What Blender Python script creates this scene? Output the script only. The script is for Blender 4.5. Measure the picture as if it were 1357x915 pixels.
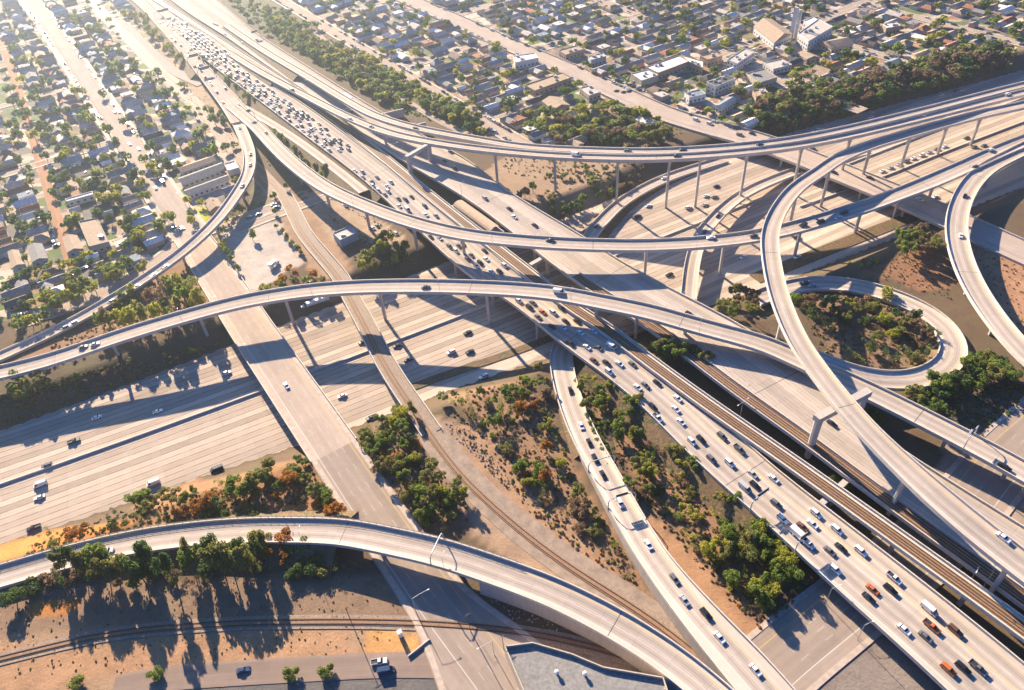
import bpy, math, random
import numpy as np
from mathutils import Vector, Matrix
random.seed(7); np.random.seed(7)
for o in list(bpy.data.objects): bpy.data.objects.remove(o)
SC = bpy.context.scene; COL = SC.collection
# ------------------------------------------------------------------ camera
W0, H0 = 1357.0, 915.0
CX, CY = W0/2, H0/2
HC = 250.0
_nx, _ny = 771-CX, 1560-CY
_n = math.hypot(_nx, _ny); _h = 868.0
FPX = math.sqrt(_h*_n); TH = math.atan2(_h, FPX); RO = math.atan2(_nx, _ny)
FWD = np.array([0, math.cos(TH), -math.sin(TH)])
R0 = np.array([1., 0, 0]); D0 = -np.cross(R0, FWD)
RT = math.cos(RO)*R0 + math.sin(RO)*D0
DN = -math.sin(RO)*R0 + math.cos(RO)*D0
cam = bpy.data.cameras.new('camera'); co = bpy.data.objects.new('camera', cam); COL.objects.link(co)
cam.sensor_fit = 'HORIZONTAL'; cam.sensor_width = 36; cam.lens = 36*FPX/W0
cam.clip_start = 1; cam.clip_end = 12000
m = Matrix.Identity(4)
for i in range(3):
    m[i][0] = RT[i]; m[i][1] = -DN[i]; m[i][2] = -FWD[i]
m[0][3] = 0; m[1][3] = 0; m[2][3] = HC
co.matrix_world = m
SC.camera = co
# ------------------------------------------------------------------ light
SUN_EL, SUN_HEAD = 23.5, -26.0          # heading clockwise from +Y
w = bpy.data.worlds.new('World'); SC.world = w; w.use_nodes = True
nt = w.node_tree; nt.nodes.clear()
bg = nt.nodes.new('ShaderNodeBackground'); ow = nt.nodes.new('ShaderNodeOutputWorld')
sky = nt.nodes.new('ShaderNodeTexSky'); sky.sky_type = 'NISHITA'; sky.sun_disc = False
sky.sun_elevation = math.radians(SUN_EL); sky.sun_rotation = math.radians(SUN_HEAD)
sky.dust_density = 1.2; sky.ozone_density = 2.5
tint = nt.nodes.new('ShaderNodeMix'); tint.data_type = 'RGBA'; tint.blend_type = 'MULTIPLY'; tint.inputs[0].default_value = 1
tint.inputs[7].default_value = (.025, .46, 1.08, 1)
nt.links.new(sky.outputs[0], tint.inputs[6]); nt.links.new(tint.outputs[2], bg.inputs[0]); bg.inputs[1].default_value = 0.05
nt.links.new(bg.outputs[0], ow.inputs[0])
HAZE_D = 0.00018
sl = bpy.data.lights.new('sun', 'SUN'); so = bpy.data.objects.new('sun', sl); COL.objects.link(so)
sl.energy = 5.0; sl.angle = math.radians(0.55); sl.color = (1.0, 0.81, 0.60)
_e, _a = math.radians(SUN_EL), math.radians(SUN_HEAD)
SUNV = Vector((math.sin(_a)*math.cos(_e), math.cos(_a)*math.cos(_e), math.sin(_e)))
so.rotation_euler = SUNV.to_track_quat('Z', 'Y').to_euler(); so.location = SUNV*500
SC.view_settings.view_transform = 'Standard'; SC.view_settings.look = 'None'
SC.view_settings.exposure = 1.82; SC.view_settings.gamma = 1.0
SC.render.engine = 'CYCLES'
try:
    SC.cycles.volume_bounces = 0; SC.cycles.max_bounces = 6; SC.cycles.diffuse_bounces = 3
except Exception: pass

# ------------------------------------------------------------------ helpers
def P(px, py, z=0.0):                    # photo point at height z -> place on the site plan
    d = FWD + RT*(px-CX)/FPX + DN*(py-CY)/FPX
    t = (z-HC)/d[2]
    return np.array([d[0]*t, d[1]*t, z])
def PJ(p):
    q = np.array(p, float)-[0, 0, HC]; w_ = q@FWD
    if w_ < 1: return (-9999, -9999)
    return (CX+FPX*(q@RT)/w_, CY+FPX*(q@DN)/w_)
K = 3.877
TO = {'z1': (0, 0), 'z2': (340, 0), 'z3': (680, 0), 'z4': (1007, 0), 'z5': (0, 226), 'z6': (340, 226), 'z7': (680, 226), 'z8': (1007, 226),
      'y1': (0, 452), 'y2': (340, 452), 'y3': (680, 452), 'y4': (1007, 452), 'y5': (0, 679), 'y6': (340, 679), 'y7': (680, 679), 'y8': (1007, 679)}
def zt(t, pts): ox, oy = TO[t]; return [(ox+p[0]/K, oy+p[1]/K)+tuple(p[2:]) for p in pts]
def inpoly(x, y, poly):
    c = False; j = len(poly)-1
    for i in range(len(poly)):
        xi, yi = poly[i]; xj, yj = poly[j]
        if (yi > y) != (yj > y) and x < (xj-xi)*(y-yi)/(yj-yi)+xi: c = not c
        j = i
    return c
def inpoly_np(X, Y, poly):
    c = np.zeros(X.shape, bool); j = len(poly)-1
    for i in range(len(poly)):
        xi, yi = poly[i]; xj, yj = poly[j]
        if yi != yj:
            t = ((yi > Y) != (yj > Y)) & (X < (xj-xi)*(Y-yi)/(yj-yi)+xi)
            c ^= t
        j = i
    return c
def PJ_np(X, Y, Z):
    q = np.stack([X, Y, Z-HC], -1); w_ = np.maximum(q@FWD, 1)
    return CX+FPX*(q@RT)/w_, CY+FPX*(q@DN)/w_
def ordn(n):
    ones = ['', 'first', 'second', 'third', 'fourth', 'fifth', 'sixth', 'seventh', 'eighth', 'ninth', 'tenth', 'eleventh', 'twelfth', 'thirteenth', 'fourteenth', 'fifteenth', 'sixteenth', 'seventeenth', 'eighteenth', 'nineteenth']
    if n < 20: return ones[n]
    tens = {2: 'twent', 3: 'thirt', 4: 'fort', 5: 'fift', 6: 'sixt', 7: 'sevent', 8: 'eight', 9: 'ninet'}
    if n >= 100: return 'hundred and ' + ordn(n-100) if n > 100 else 'hundredth'
    t, r = divmod(n, 10)
    return tens[t]+('ieth' if r == 0 else 'y-'+ones[r])

# ---- materials
def nodes(name):
    mt = bpy.data.materials.new(name); mt.use_nodes = True
    t = mt.node_tree; b = t.nodes['Principled BSDF']; b.inputs['Roughness'].default_value = 0.8
    b.inputs['Specular IOR Level'].default_value = 0.25
    return mt, t, b
class E:                                  # tiny node-expression helper
    def __init__(s, t, sock): s.t = t; s.s = sock
    def op(s, o, *a):
        n = s.t.nodes.new('ShaderNodeMath'); n.operation = o
        for i, v in enumerate((s,)+a):
            if isinstance(v, E): s.t.links.new(v.s, n.inputs[i])
            else: n.inputs[i].default_value = v
        return E(s.t, n.outputs[0])
    def __add__(s, o): return s.op('ADD', o)
    def __sub__(s, o): return s.op('SUBTRACT', o)
    def __mul__(s, o): return s.op('MULTIPLY', o)
    def __truediv__(s, o): return s.op('DIVIDE', o)
    def lt(s, o): return s.op('LESS_THAN', o)
    def gt(s, o): return s.op('GREATER_THAN', o)
    def fr(s): return s.op('FRACT')
    def fl(s): return s.op('FLOOR')
    def ab(s): return s.op('ABSOLUTE')
    def mn(s, o): return s.op('MINIMUM', o)
    def mx(s, o): return s.op('MAXIMUM', o)
def mixc(t, f, a, b, mode='MIX'):
    n = t.nodes.new('ShaderNodeMix'); n.data_type = 'RGBA'; n.blend_type = mode
    if isinstance(f, E): t.links.new(f.s, n.inputs[0])
    else: n.inputs[0].default_value = f
    for i, v in ((6, a), (7, b)):
        if isinstance(v, (tuple, list)): n.inputs[i].default_value = (*v[:3], 1)
        else: t.links.new(v, n.inputs[i])
    return n.outputs[2]
def noise(t, scale, detail=3, rough=.6, vec=None, coord='Object', stretch=None):
    n = t.nodes.new('ShaderNodeTexNoise'); n.inputs['Scale'].default_value = scale
    n.inputs['Detail'].default_value = detail; n.inputs['Roughness'].default_value = rough
    if vec is None:
        tc = t.nodes.new('ShaderNodeTexCoord'); vec = tc.outputs[coord]
    if stretch:
        mp = t.nodes.new('ShaderNodeMapping'); mp.inputs['Scale'].default_value = stretch
        t.links.new(vec, mp.inputs[0]); vec = mp.outputs[0]
    t.links.new(vec, n.inputs['Vector'])
    return E(t, n.outputs['Fac'])
def ramp(t, f, a, b):
    return ((f-a)/(b-a)).mn(1).mx(0)
def simple(name, rgb, rough=.8, var=.25, scale=.4, metal=0, spec=.25):
    mt, t, b = nodes(name)
    b.inputs['Roughness'].default_value = rough; b.inputs['Metallic'].default_value = metal
    b.inputs['Specular IOR Level'].default_value = spec
    if var:
        f = noise(t, scale, 4)
        c = mixc(t, ramp(t, f, .3, .7), tuple(v*(1-var) for v in rgb), tuple(min(1, v*(1+var)) for v in rgb))
        t.links.new(c, b.inputs['Base Color'])
    else: b.inputs['Base Color'].default_value = (*rgb, 1)
    return mt
def paving(name, base, lanes, x0, lw=3.66, seam=.35, wear=.22, yellow=True, dash=True, edge=True, sw=.17, jt_=.45, yl=None, lanevar=.07, white=(.7, .69, .66)):
    """concrete or asphalt carriageway: uv.x = metres from the centre line, uv.y = metres along"""
    mt, t, b = nodes(name)
    uv = t.nodes.new('ShaderNodeUVMap'); uv.uv_map = 'UVMap'
    sp = t.nodes.new('ShaderNodeSeparateXYZ'); t.links.new(uv.outputs[0], sp.inputs[0])
    x, y = E(t, sp.outputs[0]), E(t, sp.outputs[1])
    big = noise(t, .03, 4, .6); med = noise(t, .35, 4, .65)
    streak = noise(t, 1.0, 3, .6, vec=uv.outputs[0], stretch=(1.3, .035, 1))
    L = (x-x0)/lw
    # slab tone
    sl_ = L.fl()*7.13 + (y/13.5).fl()*3.31
    rnd = (sl_.op('SINE')*4375.85).fr(); lr = ((L.fl()*12.9898+base[0]*77).op('SINE')*43758.5).fr()
    fine = noise(t, 2.2, 2, .7)
    lum = big*.26 + med*.22 + rnd*.09 + streak*.34 + fine*.14 + .46
    # polished wheel paths and oil strip in each lane
    inside = (x-x0).gt(0)*(x-x0).lt(lanes*lw)
    c = (L.fr()-.5).ab()
    oil = ramp(t, c, .22, .02)*wear
    wheels = ramp(t, (c-.25).ab(), .14, .04)*wear*.5
    lum = lum*(inside*oil*(streak*1.6)*-1+1)*(inside*wheels*-1+1)
    # seams
    lf = L.fr(); ds = lf.mn(lf*-1+1)*lw
    sm = ds.lt(sw)*inside*seam
    jt = ((y/13.5).fr()*13.5).lt(.25)*inside*(seam*jt_)
    lum = lum*(sm.mx(jt)*-1+1)*(lr*(-2*lanevar)+1+lanevar*.6)
    n = t.nodes.new('ShaderNodeCombineColor')
    for i in range(3): t.links.new((lum*base[i]).s, n.inputs[i])
    col = n.outputs[0]
    if dash:
        mk = ds.lt(.09)*inside*((y/12.2).fr()).lt(.3)*(x-x0).gt(1)*(x-x0).lt(lanes*lw-1)
        col = mixc(t, mk*.4, col, white)
    if edge:
        e1 = (x-(x0+lanes*lw)).ab().lt(.12); col = mixc(t, e1*.7, col, white)
        e0 = (x-x0).ab().lt(.13); col = mixc(t, e0*.75, col, (.62, .42, .08) if yellow else white)
    if yl is not None:
        e2 = ((x-yl).ab()-.25).ab().lt(.11); col = mixc(t, e2*.7, col, (.66, .45, .10))
    t.links.new(col, b.inputs['Base Color']); b.inputs['Roughness'].default_value = .95; b.inputs['Specular IOR Level'].default_value = .08
    return mt
CONC = (.57, .485, .41)
M = {}
def concm(name, rgb, amp):
    mt, t, b = nodes(name); a = noise(t, .08, 4, .6); st = noise(t, .9, 4, .65, stretch=(1, 1, .12)); fn = noise(t, 3, 3, .7)
    lum = a*.35*amp+st*.55*amp+fn*.2*amp+(1-.55*amp)
    cc = t.nodes.new('ShaderNodeCombineColor')
    for i in range(3): t.links.new((lum*rgb[i]).s, cc.inputs[i])
    t.links.new(cc.outputs[0], b.inputs['Base Color']); return mt
M['conc'] = concm('concrete', (.56, .50, .43), .8)
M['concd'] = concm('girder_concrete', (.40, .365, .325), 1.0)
M['col'] = concm('column_concrete', (.46, .42, .375), .9)
M['steel'] = simple('galvanised_steel', (.42, .43, .44), rough=.5, var=.1, metal=.4)
M['darksteel'] = simple('dark_panel', (.035, .04, .05), rough=.6, var=.1)
M['rust'] = simple('rail_steel', (.07, .045, .035), rough=.6, var=.25)
M['ballast'] = simple('ballast', (.27, .205, .155), var=.35, scale=1.5)
M['ties'] = simple('sleepers', (.25, .15, .09), var=.3, scale=2)
M['walk'] = simple('pavement_concrete', (.44, .36, .29), var=.18, scale=.5)
M['tyre'] = simple('tyre_rubber', (.02, .02, .022), var=0)
M['glass'] = simple('car_glass', (.02, .028, .036), rough=.12, var=0, spec=.6)
M['winglass'] = simple('window_glass', (.05, .065, .08), rough=.15, var=0, spec=.6)
M['lampw'] = simple('lamp_paint', (.75, .75, .72), rough=.4, var=0)
M['trunk'] = simple('bark', (.17, .125, .09), var=.35, scale=3)
M['trunkp'] = simple('pale_bark', (.34, .29, .24), var=.3, scale=3)
M['rock'] = simple('rubble', (.34, .31, .28), var=.35, scale=2)
M['chain'] = simple('fence_mesh', (.2, .18, .17), var=.1)
M['canopy'] = simple('canopy_sheet', (.46, .33, .22), var=.1)
CARC = {'white': (.78, .78, .76), 'silver': (.42, .43, .44), 'grey': (.13, .135, .14), 'black': (.018, .019, .022), 'dark blue': (.03, .06, .13), 'red': (.34, .035, .025), 'orange': (.52, .13, .025), 'brown': (.14, .065, .035), 'tan': (.38, .30, .21)}
for k, c in CARC.items():
    mt, t, b = nodes('paint_'+k.replace(' ', '_')); b.inputs['Base Color'].default_value = (*c, 1)
    b.inputs['Roughness'].default_value = .28; b.inputs['Specular IOR Level'].default_value = .5
    b.inputs['Coat Weight'].default_value = .5; b.inputs['Coat Roughness'].default_value = .08
    M['car_'+k] = mt
def leafmat(name, c1, c2):
    mt, t, b = nodes(name); oi = t.nodes.new('ShaderNodeObjectInfo')
    f = noise(t, .45, 3, .6); f2 = noise(t, 3, 2)
    r = E(t, oi.outputs['Random'])
    k = (ramp(t, f, .35, .65)*.6 + f2*.3 + r*.35 - .1).mn(1).mx(0)
    t.links.new(mixc(t, k, c1, c2), b.inputs['Base Color'])
    b.inputs['Roughness'].default_value = .7
    tr = t.nodes.new('ShaderNodeBsdfTranslucent'); t.links.new(mixc(t, k, c1, c2), tr.inputs[0])
    ms = t.nodes.new('ShaderNodeMixShader'); ms.inputs[0].default_value = .5
    t.links.new(b.outputs[0], ms.inputs[1]); t.links.new(tr.outputs[0], ms.inputs[2])
    t.links.new(ms.outputs[0], t.nodes['Material Output'].inputs[0])
    return mt
LEAF = {'green': leafmat('leaf_green', (.11, .17, .03), (.27, .33, .06)),
        'dark green': leafmat('leaf_dark', (.05, .10, .03), (.14, .21, .05)),
        'olive': leafmat('leaf_olive', (.15, .16, .04), (.32, .31, .09)),
        'yellow-green': leafmat('leaf_yellow', (.24, .27, .035), (.48, .44, .06)),
        'rust orange': leafmat('leaf_rust', (.30, .13, .03), (.50, .24, .05)),
        'brown': leafmat('leaf_brown', (.18, .12, .07), (.32, .22, .13))}
def tagp(o, label=None, cat=None, group=None, kind=None):
    if label: o['label'] = label
    if cat: o['category'] = cat
    if group: o['group'] = group
    if kind: o['kind'] = kind
    return o

# ---- mesh accumulator
class MB:
    def __init__(s): s.v = []; s.f = []; s.m = []; s.uv = None; s.mats = []
    def mi(s, mat):
        if mat not in s.mats: s.mats.append(mat)
        return s.mats.index(mat)
    def add(s, vs, fs, mat):
        o = len(s.v); s.v += [tuple(map(float, q)) for q in vs]; k = s.mi(mat)
        for f in fs: s.f.append(tuple(i+o for i in f)); s.m.append(k)
    def box(s, c, d, mat, rz=0, taper=1.0):
        cx, cy, cz = c; a, b_, h = d[0]/2, d[1]/2, d[2]/2
        vs = []
        for z, k in ((-h, 1), (h, taper)):
            for x, y in ((-a, -b_), (a, -b_), (a, b_), (-a, b_)):
                x *= k; y *= k
                vs.append((cx+x*math.cos(rz)-y*math.sin(rz), cy+x*math.sin(rz)+y*math.cos(rz), cz+z))
        s.add(vs, [(3, 2, 1, 0), (4, 5, 6, 7), (0, 1, 5, 4), (1, 2, 6, 5), (2, 3, 7, 6), (3, 0, 4, 7)], mat)
    def tube(s, pts, rads, n, mat, cap=True):
        vs = []; fs = []
        for i, p in enumerate(pts):
            p = Vector(p); a = Vector(pts[max(i-1, 0)]); b_ = Vector(pts[min(i+1, len(pts)-1)])
            d = (b_-a).normalized(); u = d.orthogonal().normalized(); w_ = d.cross(u)
            for k in range(n):
                t = 2*math.pi*k/n; vs.append(p+(u*math.cos(t)+w_*math.sin(t))*rads[i])
        for i in range(len(pts)-1):
            for k in range(n):
                a = i*n+k; b_ = i*n+(k+1) % n; fs.append((a, b_, b_+n, a+n))
        if cap: fs.append(tuple(range(n-1, -1, -1))); fs.append(tuple((len(pts)-1)*n+k for k in range(n)))
        s.add(vs, fs, mat)
    def merge(s, o, mx, sub=None):
        k = len(s.v); A = np.array(o.v); R_ = np.array(mx)[:3, :3]; T_ = np.array(mx)[:3, 3]
        s.v += [tuple(q) for q in (A@R_.T+T_).tolist()]
        mp = [s.mi(sub.get(x, x) if sub else x) for x in o.mats]
        for f, mi in zip(o.f, o.m): s.f.append(tuple(i+k for i in f)); s.m.append(mp[mi])
    def mesh(s, name):
        me = bpy.data.meshes.new(name); me.from_pydata(s.v, [], s.f)
        for mt in s.mats: me.materials.append(mt)
        me.polygons.foreach_set('material_index', s.m)
        return me
    def build(s, name, parent=None, loc=None):
        o = bpy.data.objects.new(name, s.mesh(name)); COL.objects.link(o)
        if parent: o.parent = parent
        if loc is not None: o.location = loc
        return o
def empty(name, loc=(0, 0, 0), rz=0):
    o = bpy.data.objects.new(name, None); COL.objects.link(o); o.location = loc; o.rotation_euler = (0, 0, rz); o.empty_display_size = 1
    return o

# ------------------------------------------------------------------ splines
def resample(pts, step=4.0):
    P_ = [np.array(p, float) for p in pts]
    P_ = [2*P_[0]-P_[1]]+P_+[2*P_[-1]-P_[-2]]
    out = []
    for i in range(1, len(P_)-2):
        p0, p1, p2, p3 = P_[i-1:i+3]
        t0 = 0; t1 = t0+max(1e-3, np.linalg.norm(p1-p0))**.5; t2 = t1+max(1e-3, np.linalg.norm(p2-p1))**.5; t3 = t2+max(1e-3, np.linalg.norm(p3-p2))**.5
        n = max(2, int(np.linalg.norm(p2-p1)/step*2))
        for k in range(n):
            t = t1+(t2-t1)*k/n
            a1 = (t1-t)/(t1-t0)*p0+(t-t0)/(t1-t0)*p1; a2 = (t2-t)/(t2-t1)*p1+(t-t1)/(t2-t1)*p2; a3 = (t3-t)/(t3-t2)*p2+(t-t2)/(t3-t2)*p3
            b1 = (t2-t)/(t2-t0)*a1+(t-t0)/(t2-t0)*a2; b2 = (t3-t)/(t3-t1)*a2+(t-t1)/(t3-t1)*a3
            out.append((t2-t)/(t2-t1)*b1+(t-t1)/(t2-t1)*b2)
    out.append(P_[-2]); A = np.array(out)
    s = np.concatenate([[0], np.cumsum(np.linalg.norm(np.diff(A[:, :2], axis=0), axis=1))])
    n = max(3, int(s[-1]/step)+1); u = np.linspace(0, s[-1], n)
    B = np.stack([np.interp(u, s, A[:, k]) for k in range(A.shape[1])], 1)
    for _ in range(3):                        # relax measurement noise
        B[1:-1] = B[1:-1]*.5+(B[:-2]+B[2:])*.25
    return B
class Road:
    def __init__(s, pts=None, w=None, L=None, Rr=None, step=4.0, smooth=4):
        if pts is not None:
            wid = w
            A = [np.append(P(*q[:3]), (q[3] if len(q) > 3 else wid)/2) for q in pts]
            B = resample(A, step)
            for _ in range(smooth): B[1:-1] = B[1:-1]*.5+(B[:-2]+B[2:])*.25
            s.c = B[:, :3]; s.hl = B[:, 3].copy(); s.hr = B[:, 3].copy()
        else:
            A = resample([P(*q) for q in L], step); Bq = resample([P(*q) for q in Rr], 1.5)
            c = []; h = []
            for p in A:
                d = np.linalg.norm(Bq[:, :2]-p[:2], axis=1); k = d.argmin(); c.append((p+Bq[k])/2); h.append(d[k]/2)
            s.c = np.array(c); s.hl = np.array(h); s.hr = s.hl.copy()
            for _ in range(12):
                s.c[1:-1] = s.c[1:-1]*.5+(s.c[:-2]+s.c[2:])*.25; s.hl[1:-1] = s.hl[1:-1]*.5+(s.hl[:-2]+s.hl[2:])*.25
            s.hr = s.hl.copy()
        s.finish()
    def finish(s):
        d = np.gradient(s.c[:, :2], axis=0); d /= np.linalg.norm(d, axis=1)[:, None]
        s.t = d; s.n = np.stack([d[:, 1], -d[:, 0]], 1)       # n points to the right of travel
        s.s = np.concatenate([[0], np.cumsum(np.linalg.norm(np.diff(s.c[:, :2], axis=0), axis=1))])
    def at(s, u, off=0.0):
        c = [np.interp(u, s.s, s.c[:, k]) for k in range(3)]
        t = np.array([np.interp(u, s.s, s.t[:, k]) for k in range(2)]); t /= np.linalg.norm(t)
        n = np.array([t[1], -t[0]])
        return np.array([c[0]+n[0]*off, c[1]+n[1]*off, c[2]]), t
    def near_px(s, px, py, z=None):
        """station and offset of a photo point lying on this deck"""
        zz = s.c[len(s.c)//2, 2] if z is None else z
        for _ in range(4):
            p = P(px, py, zz); d = np.linalg.norm(s.c[:, :2]-p[:2], axis=1); k = d.argmin(); zz = s.c[k, 2]
        off = (p[:2]-s.c[k, :2])@s.n[k]; u = s.s[k]+(p[:2]-s.c[k, :2])@s.t[k]
        return u, off
    def dist(s, X, Y):
        d = np.full(X.shape, 1e9)
        for i in range(0, len(s.c), 1):
            d = np.minimum(d, np.hypot(X-s.c[i, 0], Y-s.c[i, 1])-max(s.hl[i], s.hr[i]))
        return d
def loft(mb, rows, mat, closed=False, uvs=None, flip=False):
    n = len(rows[0]); o = len(mb.v)
    for r in rows: mb.v += [tuple(map(float, q)) for q in r]
    k = mb.mi(mat)
    for i in range(len(rows)-1):
        for j in range(n if closed else n-1):
            a = o+i*n+j; b_ = o+i*n+(j+1) % n
            f = (a, b_, b_+n, a+n)
            mb.f.append(f[::-1] if flip else f); mb.m.append(k)
def deck_mesh(r, mat, thick=2.0, i0=0, i1=None, lip=.0, under=True, side=None):
    side = side or M['concd']
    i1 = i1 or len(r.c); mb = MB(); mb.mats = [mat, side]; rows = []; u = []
    for i in range(i0, i1):
        c, n = r.c[i], r.n[i]; hl, hr = r.hl[i], r.hr[i]
        def q(off, dz): return (c[0]+n[0]*off, c[1]+n[1]*off, c[2]+dz)
        inl = min(2.2, hl*.35)
        if under and thick > 1.0:
            rows.append([q(-hl, 0), q(hr, 0), q(hr, -.55), q(hr-inl*.7, -.8), q(hr-inl, -thick), q(-hl+inl, -thick), q(-hl+inl*.7, -.8), q(-hl, -.55)])
        else:
            rows.append([q(-hl, 0), q(hr, 0), q(hr, -thick), q(-hl, -thick)])
        u.append((r.s[i], hl, hr))
    n = len(rows[0])
    for rw in rows: mb.v += rw
    uvl = []
    for i in range(len(rows)-1):
        for j in range(n):
            a = i*n+j; b_ = i*n+(j+1) % n
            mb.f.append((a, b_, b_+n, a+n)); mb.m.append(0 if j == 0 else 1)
            if j == 0: uvl += [(-u[i][1], u[i][0]), (u[i][2], u[i][0]), (u[i+1][2], u[i+1][0]), (-u[i+1][1], u[i+1][0])]
            else: uvl += [(0, 0)]*4
    mb.f.append(tuple(range(n-1, -1, -1))); mb.m.append(1); uvl += [(0, 0)]*n
    mb.f.append(tuple((len(rows)-1)*n+j for j in range(n))); mb.m.append(1); uvl += [(0, 0)]*n
    me = mb.mesh('deck'); ul = me.uv_layers.new(name='UVMap'); ul.data.foreach_set('uv', np.array(uvl, np.float32).ravel())
    return me
def strip_mesh(r, o0, o1, z0, z1, mat, i0=0, i1=None, skip=None):
    """swept box between lateral offsets (functions of station index)"""
    mb = MB(); i1 = i1 or len(r.c); rows = []
    for i in range(i0, i1):
        c, n = r.c[i], r.n[i]; a = o0(i) if callable(o0) else o0; b_ = o1(i) if callable(o1) else o1
        def q(off, dz): return (c[0]+n[0]*off, c[1]+n[1]*off, c[2]+dz)
        rows.append([q(a, z0), q(a, z1), q(b_, z1), q(b_, z0)])
    loft(mb, rows, mat, closed=True, flip=True)
    k = len(rows); mb.f.append((0, 1, 2, 3)); mb.m.append(0); mb.f.append(tuple((k-1)*4+j for j in (3, 2, 1, 0))); mb.m.append(0)
    return mb
def addobj(me, name, parent=None):
    o = bpy.data.objects.new(name, me); COL.objects.link(o)
    if parent: o.parent = parent
    return o
ROADS = {}

# ------------------------------------------------------------------ freeway corridor cutting
EWN = resample([P(x, y, -7) for x, y in [(-330, 690), (-120, 614), (16, 565), (200, 498), (310, 455), (1000, 192), (1040, 178), (1340, 97), (1500, 55), (1700, 10)]], 12)
EWS = resample([P(x, y, -7) for x, y in [(-330, 835), (-120, 762), (16, 718), (139, 679), (300, 622), (400, 590), (500, 557), (580, 524), (690, 487), (1036, 374), (1187, 316), (1341, 255), (1500, 200), (1700, 140)]], 12)
CARVE = []
def terr(X, Y):
    z = terr0(X, Y)
    if not CARVE: return z
    sh = z.shape; x, y, zz = X.ravel(), Y.ravel(), z.ravel().copy()
    for c, hw in CARVE:
        k = (x > c[:, 0].min()-30) & (x < c[:, 0].max()+30) & (y > c[:, 1].min()-30) & (y < c[:, 1].max()+30); ix = np.nonzero(k)[0]
        if not len(ix): continue
        d = np.hypot(x[ix][:, None]-c[None, :, 0], y[ix][:, None]-c[None, :, 1]); zc = (c[None, :, 2]-.8+np.maximum(0, d-hw[None]-3.2)*.5).min(1)
        zz[ix] = np.minimum(zz[ix], np.maximum(zc, -7.06))
    return zz.reshape(sh)
def terr0(X, Y):
    yn = np.interp(X, EWN[:, 0], EWN[:, 1]); ys = np.interp(X, EWS[:, 0], EWS[:, 1])
    d = np.minimum((yn-Y), (Y-ys))*.88
    z = -7.06+np.clip(-(d-.0)*.5, 0, 7)
    return np.where(d >= 0, -7.06, z)
def th(x, y): return float(terr(np.array([x]), np.array([y]))[0])

# ------------------------------------------------------------------ road plan
def Rd(key, **kw): ROADS[key] = Road(**kw); return ROADS[key]
Tl = [(150, -40, 3), (205, 24, 3), (228, 44, 3), (262, 72, 4), (300, 102, 4), (350, 139, 5), (405, 181, 6), (477, 236, 6), (546, 298, 6), (624, 368, 6), (680, 404, 6), (750, 461, 6), (822, 514, 6), (860, 549, 6), (930, 620, 6), (1007, 688, 6), (1110, 784, 6.5), (1236, 898, 7), (1320, 980, 7)]
Tr = [(165, -25, 3), (224, 14, 3), (290, 56, 4), (350, 105, 4), (404, 140, 5), (469, 187, 6), (536, 238, 6), (600, 290, 6), (690, 366, 6), (760, 412, 6), (845, 468, 6), (930, 535, 6), (1030, 624, 6), (1102, 679, 6.5), (1220, 770, 7), (1341, 867, 7), (1450, 960, 7)]
Rd('T', L=Tl, Rr=Tr)
Nl = [(190, -30, 3), (244, 14, 3), (300, 50, 3), (350, 85, 4), (420, 132, 5), (480, 178, 6), (540, 218, 7), (620, 266, 7.5), (690, 318, 8), (726, 347, 8), (775, 383, 8), (832, 420, 8), (881, 452, 8), (928, 491, 8), (1030, 565, 8), (1110, 625, 8), (1188, 684, 8), (1341, 795, 8), (1480, 900, 8)]
Nr = [(262, -20, 3), (300, 12, 3), (340, 45, 3), (400, 84, 4), (460, 122, 5), (508, 151, 6), (560, 180, 7), (620, 213, 7.5), (680, 258, 8), (777, 317, 8), (806, 337, 8), (886, 382, 8), (960, 420, 8), (1030, 462, 8), (1105, 530, 8), (1187, 592, 8), (1341, 690, 8), (1480, 775, 8)]
Rd('N', L=Nl, Rr=Nr)
Rd('S1', pts=[(185, -14, 3.2), (232, 16, 3.2), (300, 61, 3.2), (380, 112, 3.5), (450, 163, 4.5), (524, 222, 6.2), (566, 257, 6.6), (624, 303, 6.8), (690, 354, 7), (755, 405, 7), (806, 438, 7), (845, 468, 7), (935, 534, 7.5), (1030, 600, 8), (1151, 686, 9), (1341, 823, 10), (1450, 905, 10)], w=7.8)
Rd('A1', pts=[(300, 34, 4.5), (350, 68, 6), (417, 108, 10), (451, 129, 12.5), (495, 153, 16), (546, 169, 19), (624, 184, 22), (690, 194.7, 24), (768, 199.5, 26), (860, 201.5, 28), (938, 198, 29), (1030, 189, 28.5), (1110, 174.5, 25.5), (1213, 150, 20.5), (1341, 117, 15), (1460, 88, 12)], w=7.4)
Rd('A2', pts=[(300, 68, 4.2), (340, 93, 6), (404, 127, 9), (464, 157, 13.5), (520, 178, 17), (598, 193, 21), (690, 203.5, 24), (768, 208.5, 26), (860, 210, 28), (938, 206.2, 29), (1030, 197, 28.5), (1110, 183, 25.5), (1213, 159, 20.5), (1341, 127, 15), (1460, 99, 12)], w=7.4)
Rd('D', pts=[(1490, 110, 12), (1341, 143, 14.9), (1304, 151, 15.5), (1239, 168, 17), (1198, 180, 18.5), (1151, 194, 20.5), (1110, 211.5, 22.5), (1084, 230, 24), (1059, 246, 25), (1040.5, 266, 26), (1026, 290.5, 26.5), (1019.5, 316, 27), (1022, 345, 27), (1029, 381, 27.5), (1041, 417, 28), (1059, 455.5, 28), (1087, 496, 28), (1119, 537, 28), (1151, 573, 27.5), (1187.5, 609, 27, 10), (1226, 645, 26.5, 11), (1265, 679, 26, 12), (1300, 708, 25.5, 12), (1341, 740, 25, 12), (1440, 815, 24, 12)], w=9.0)
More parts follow.
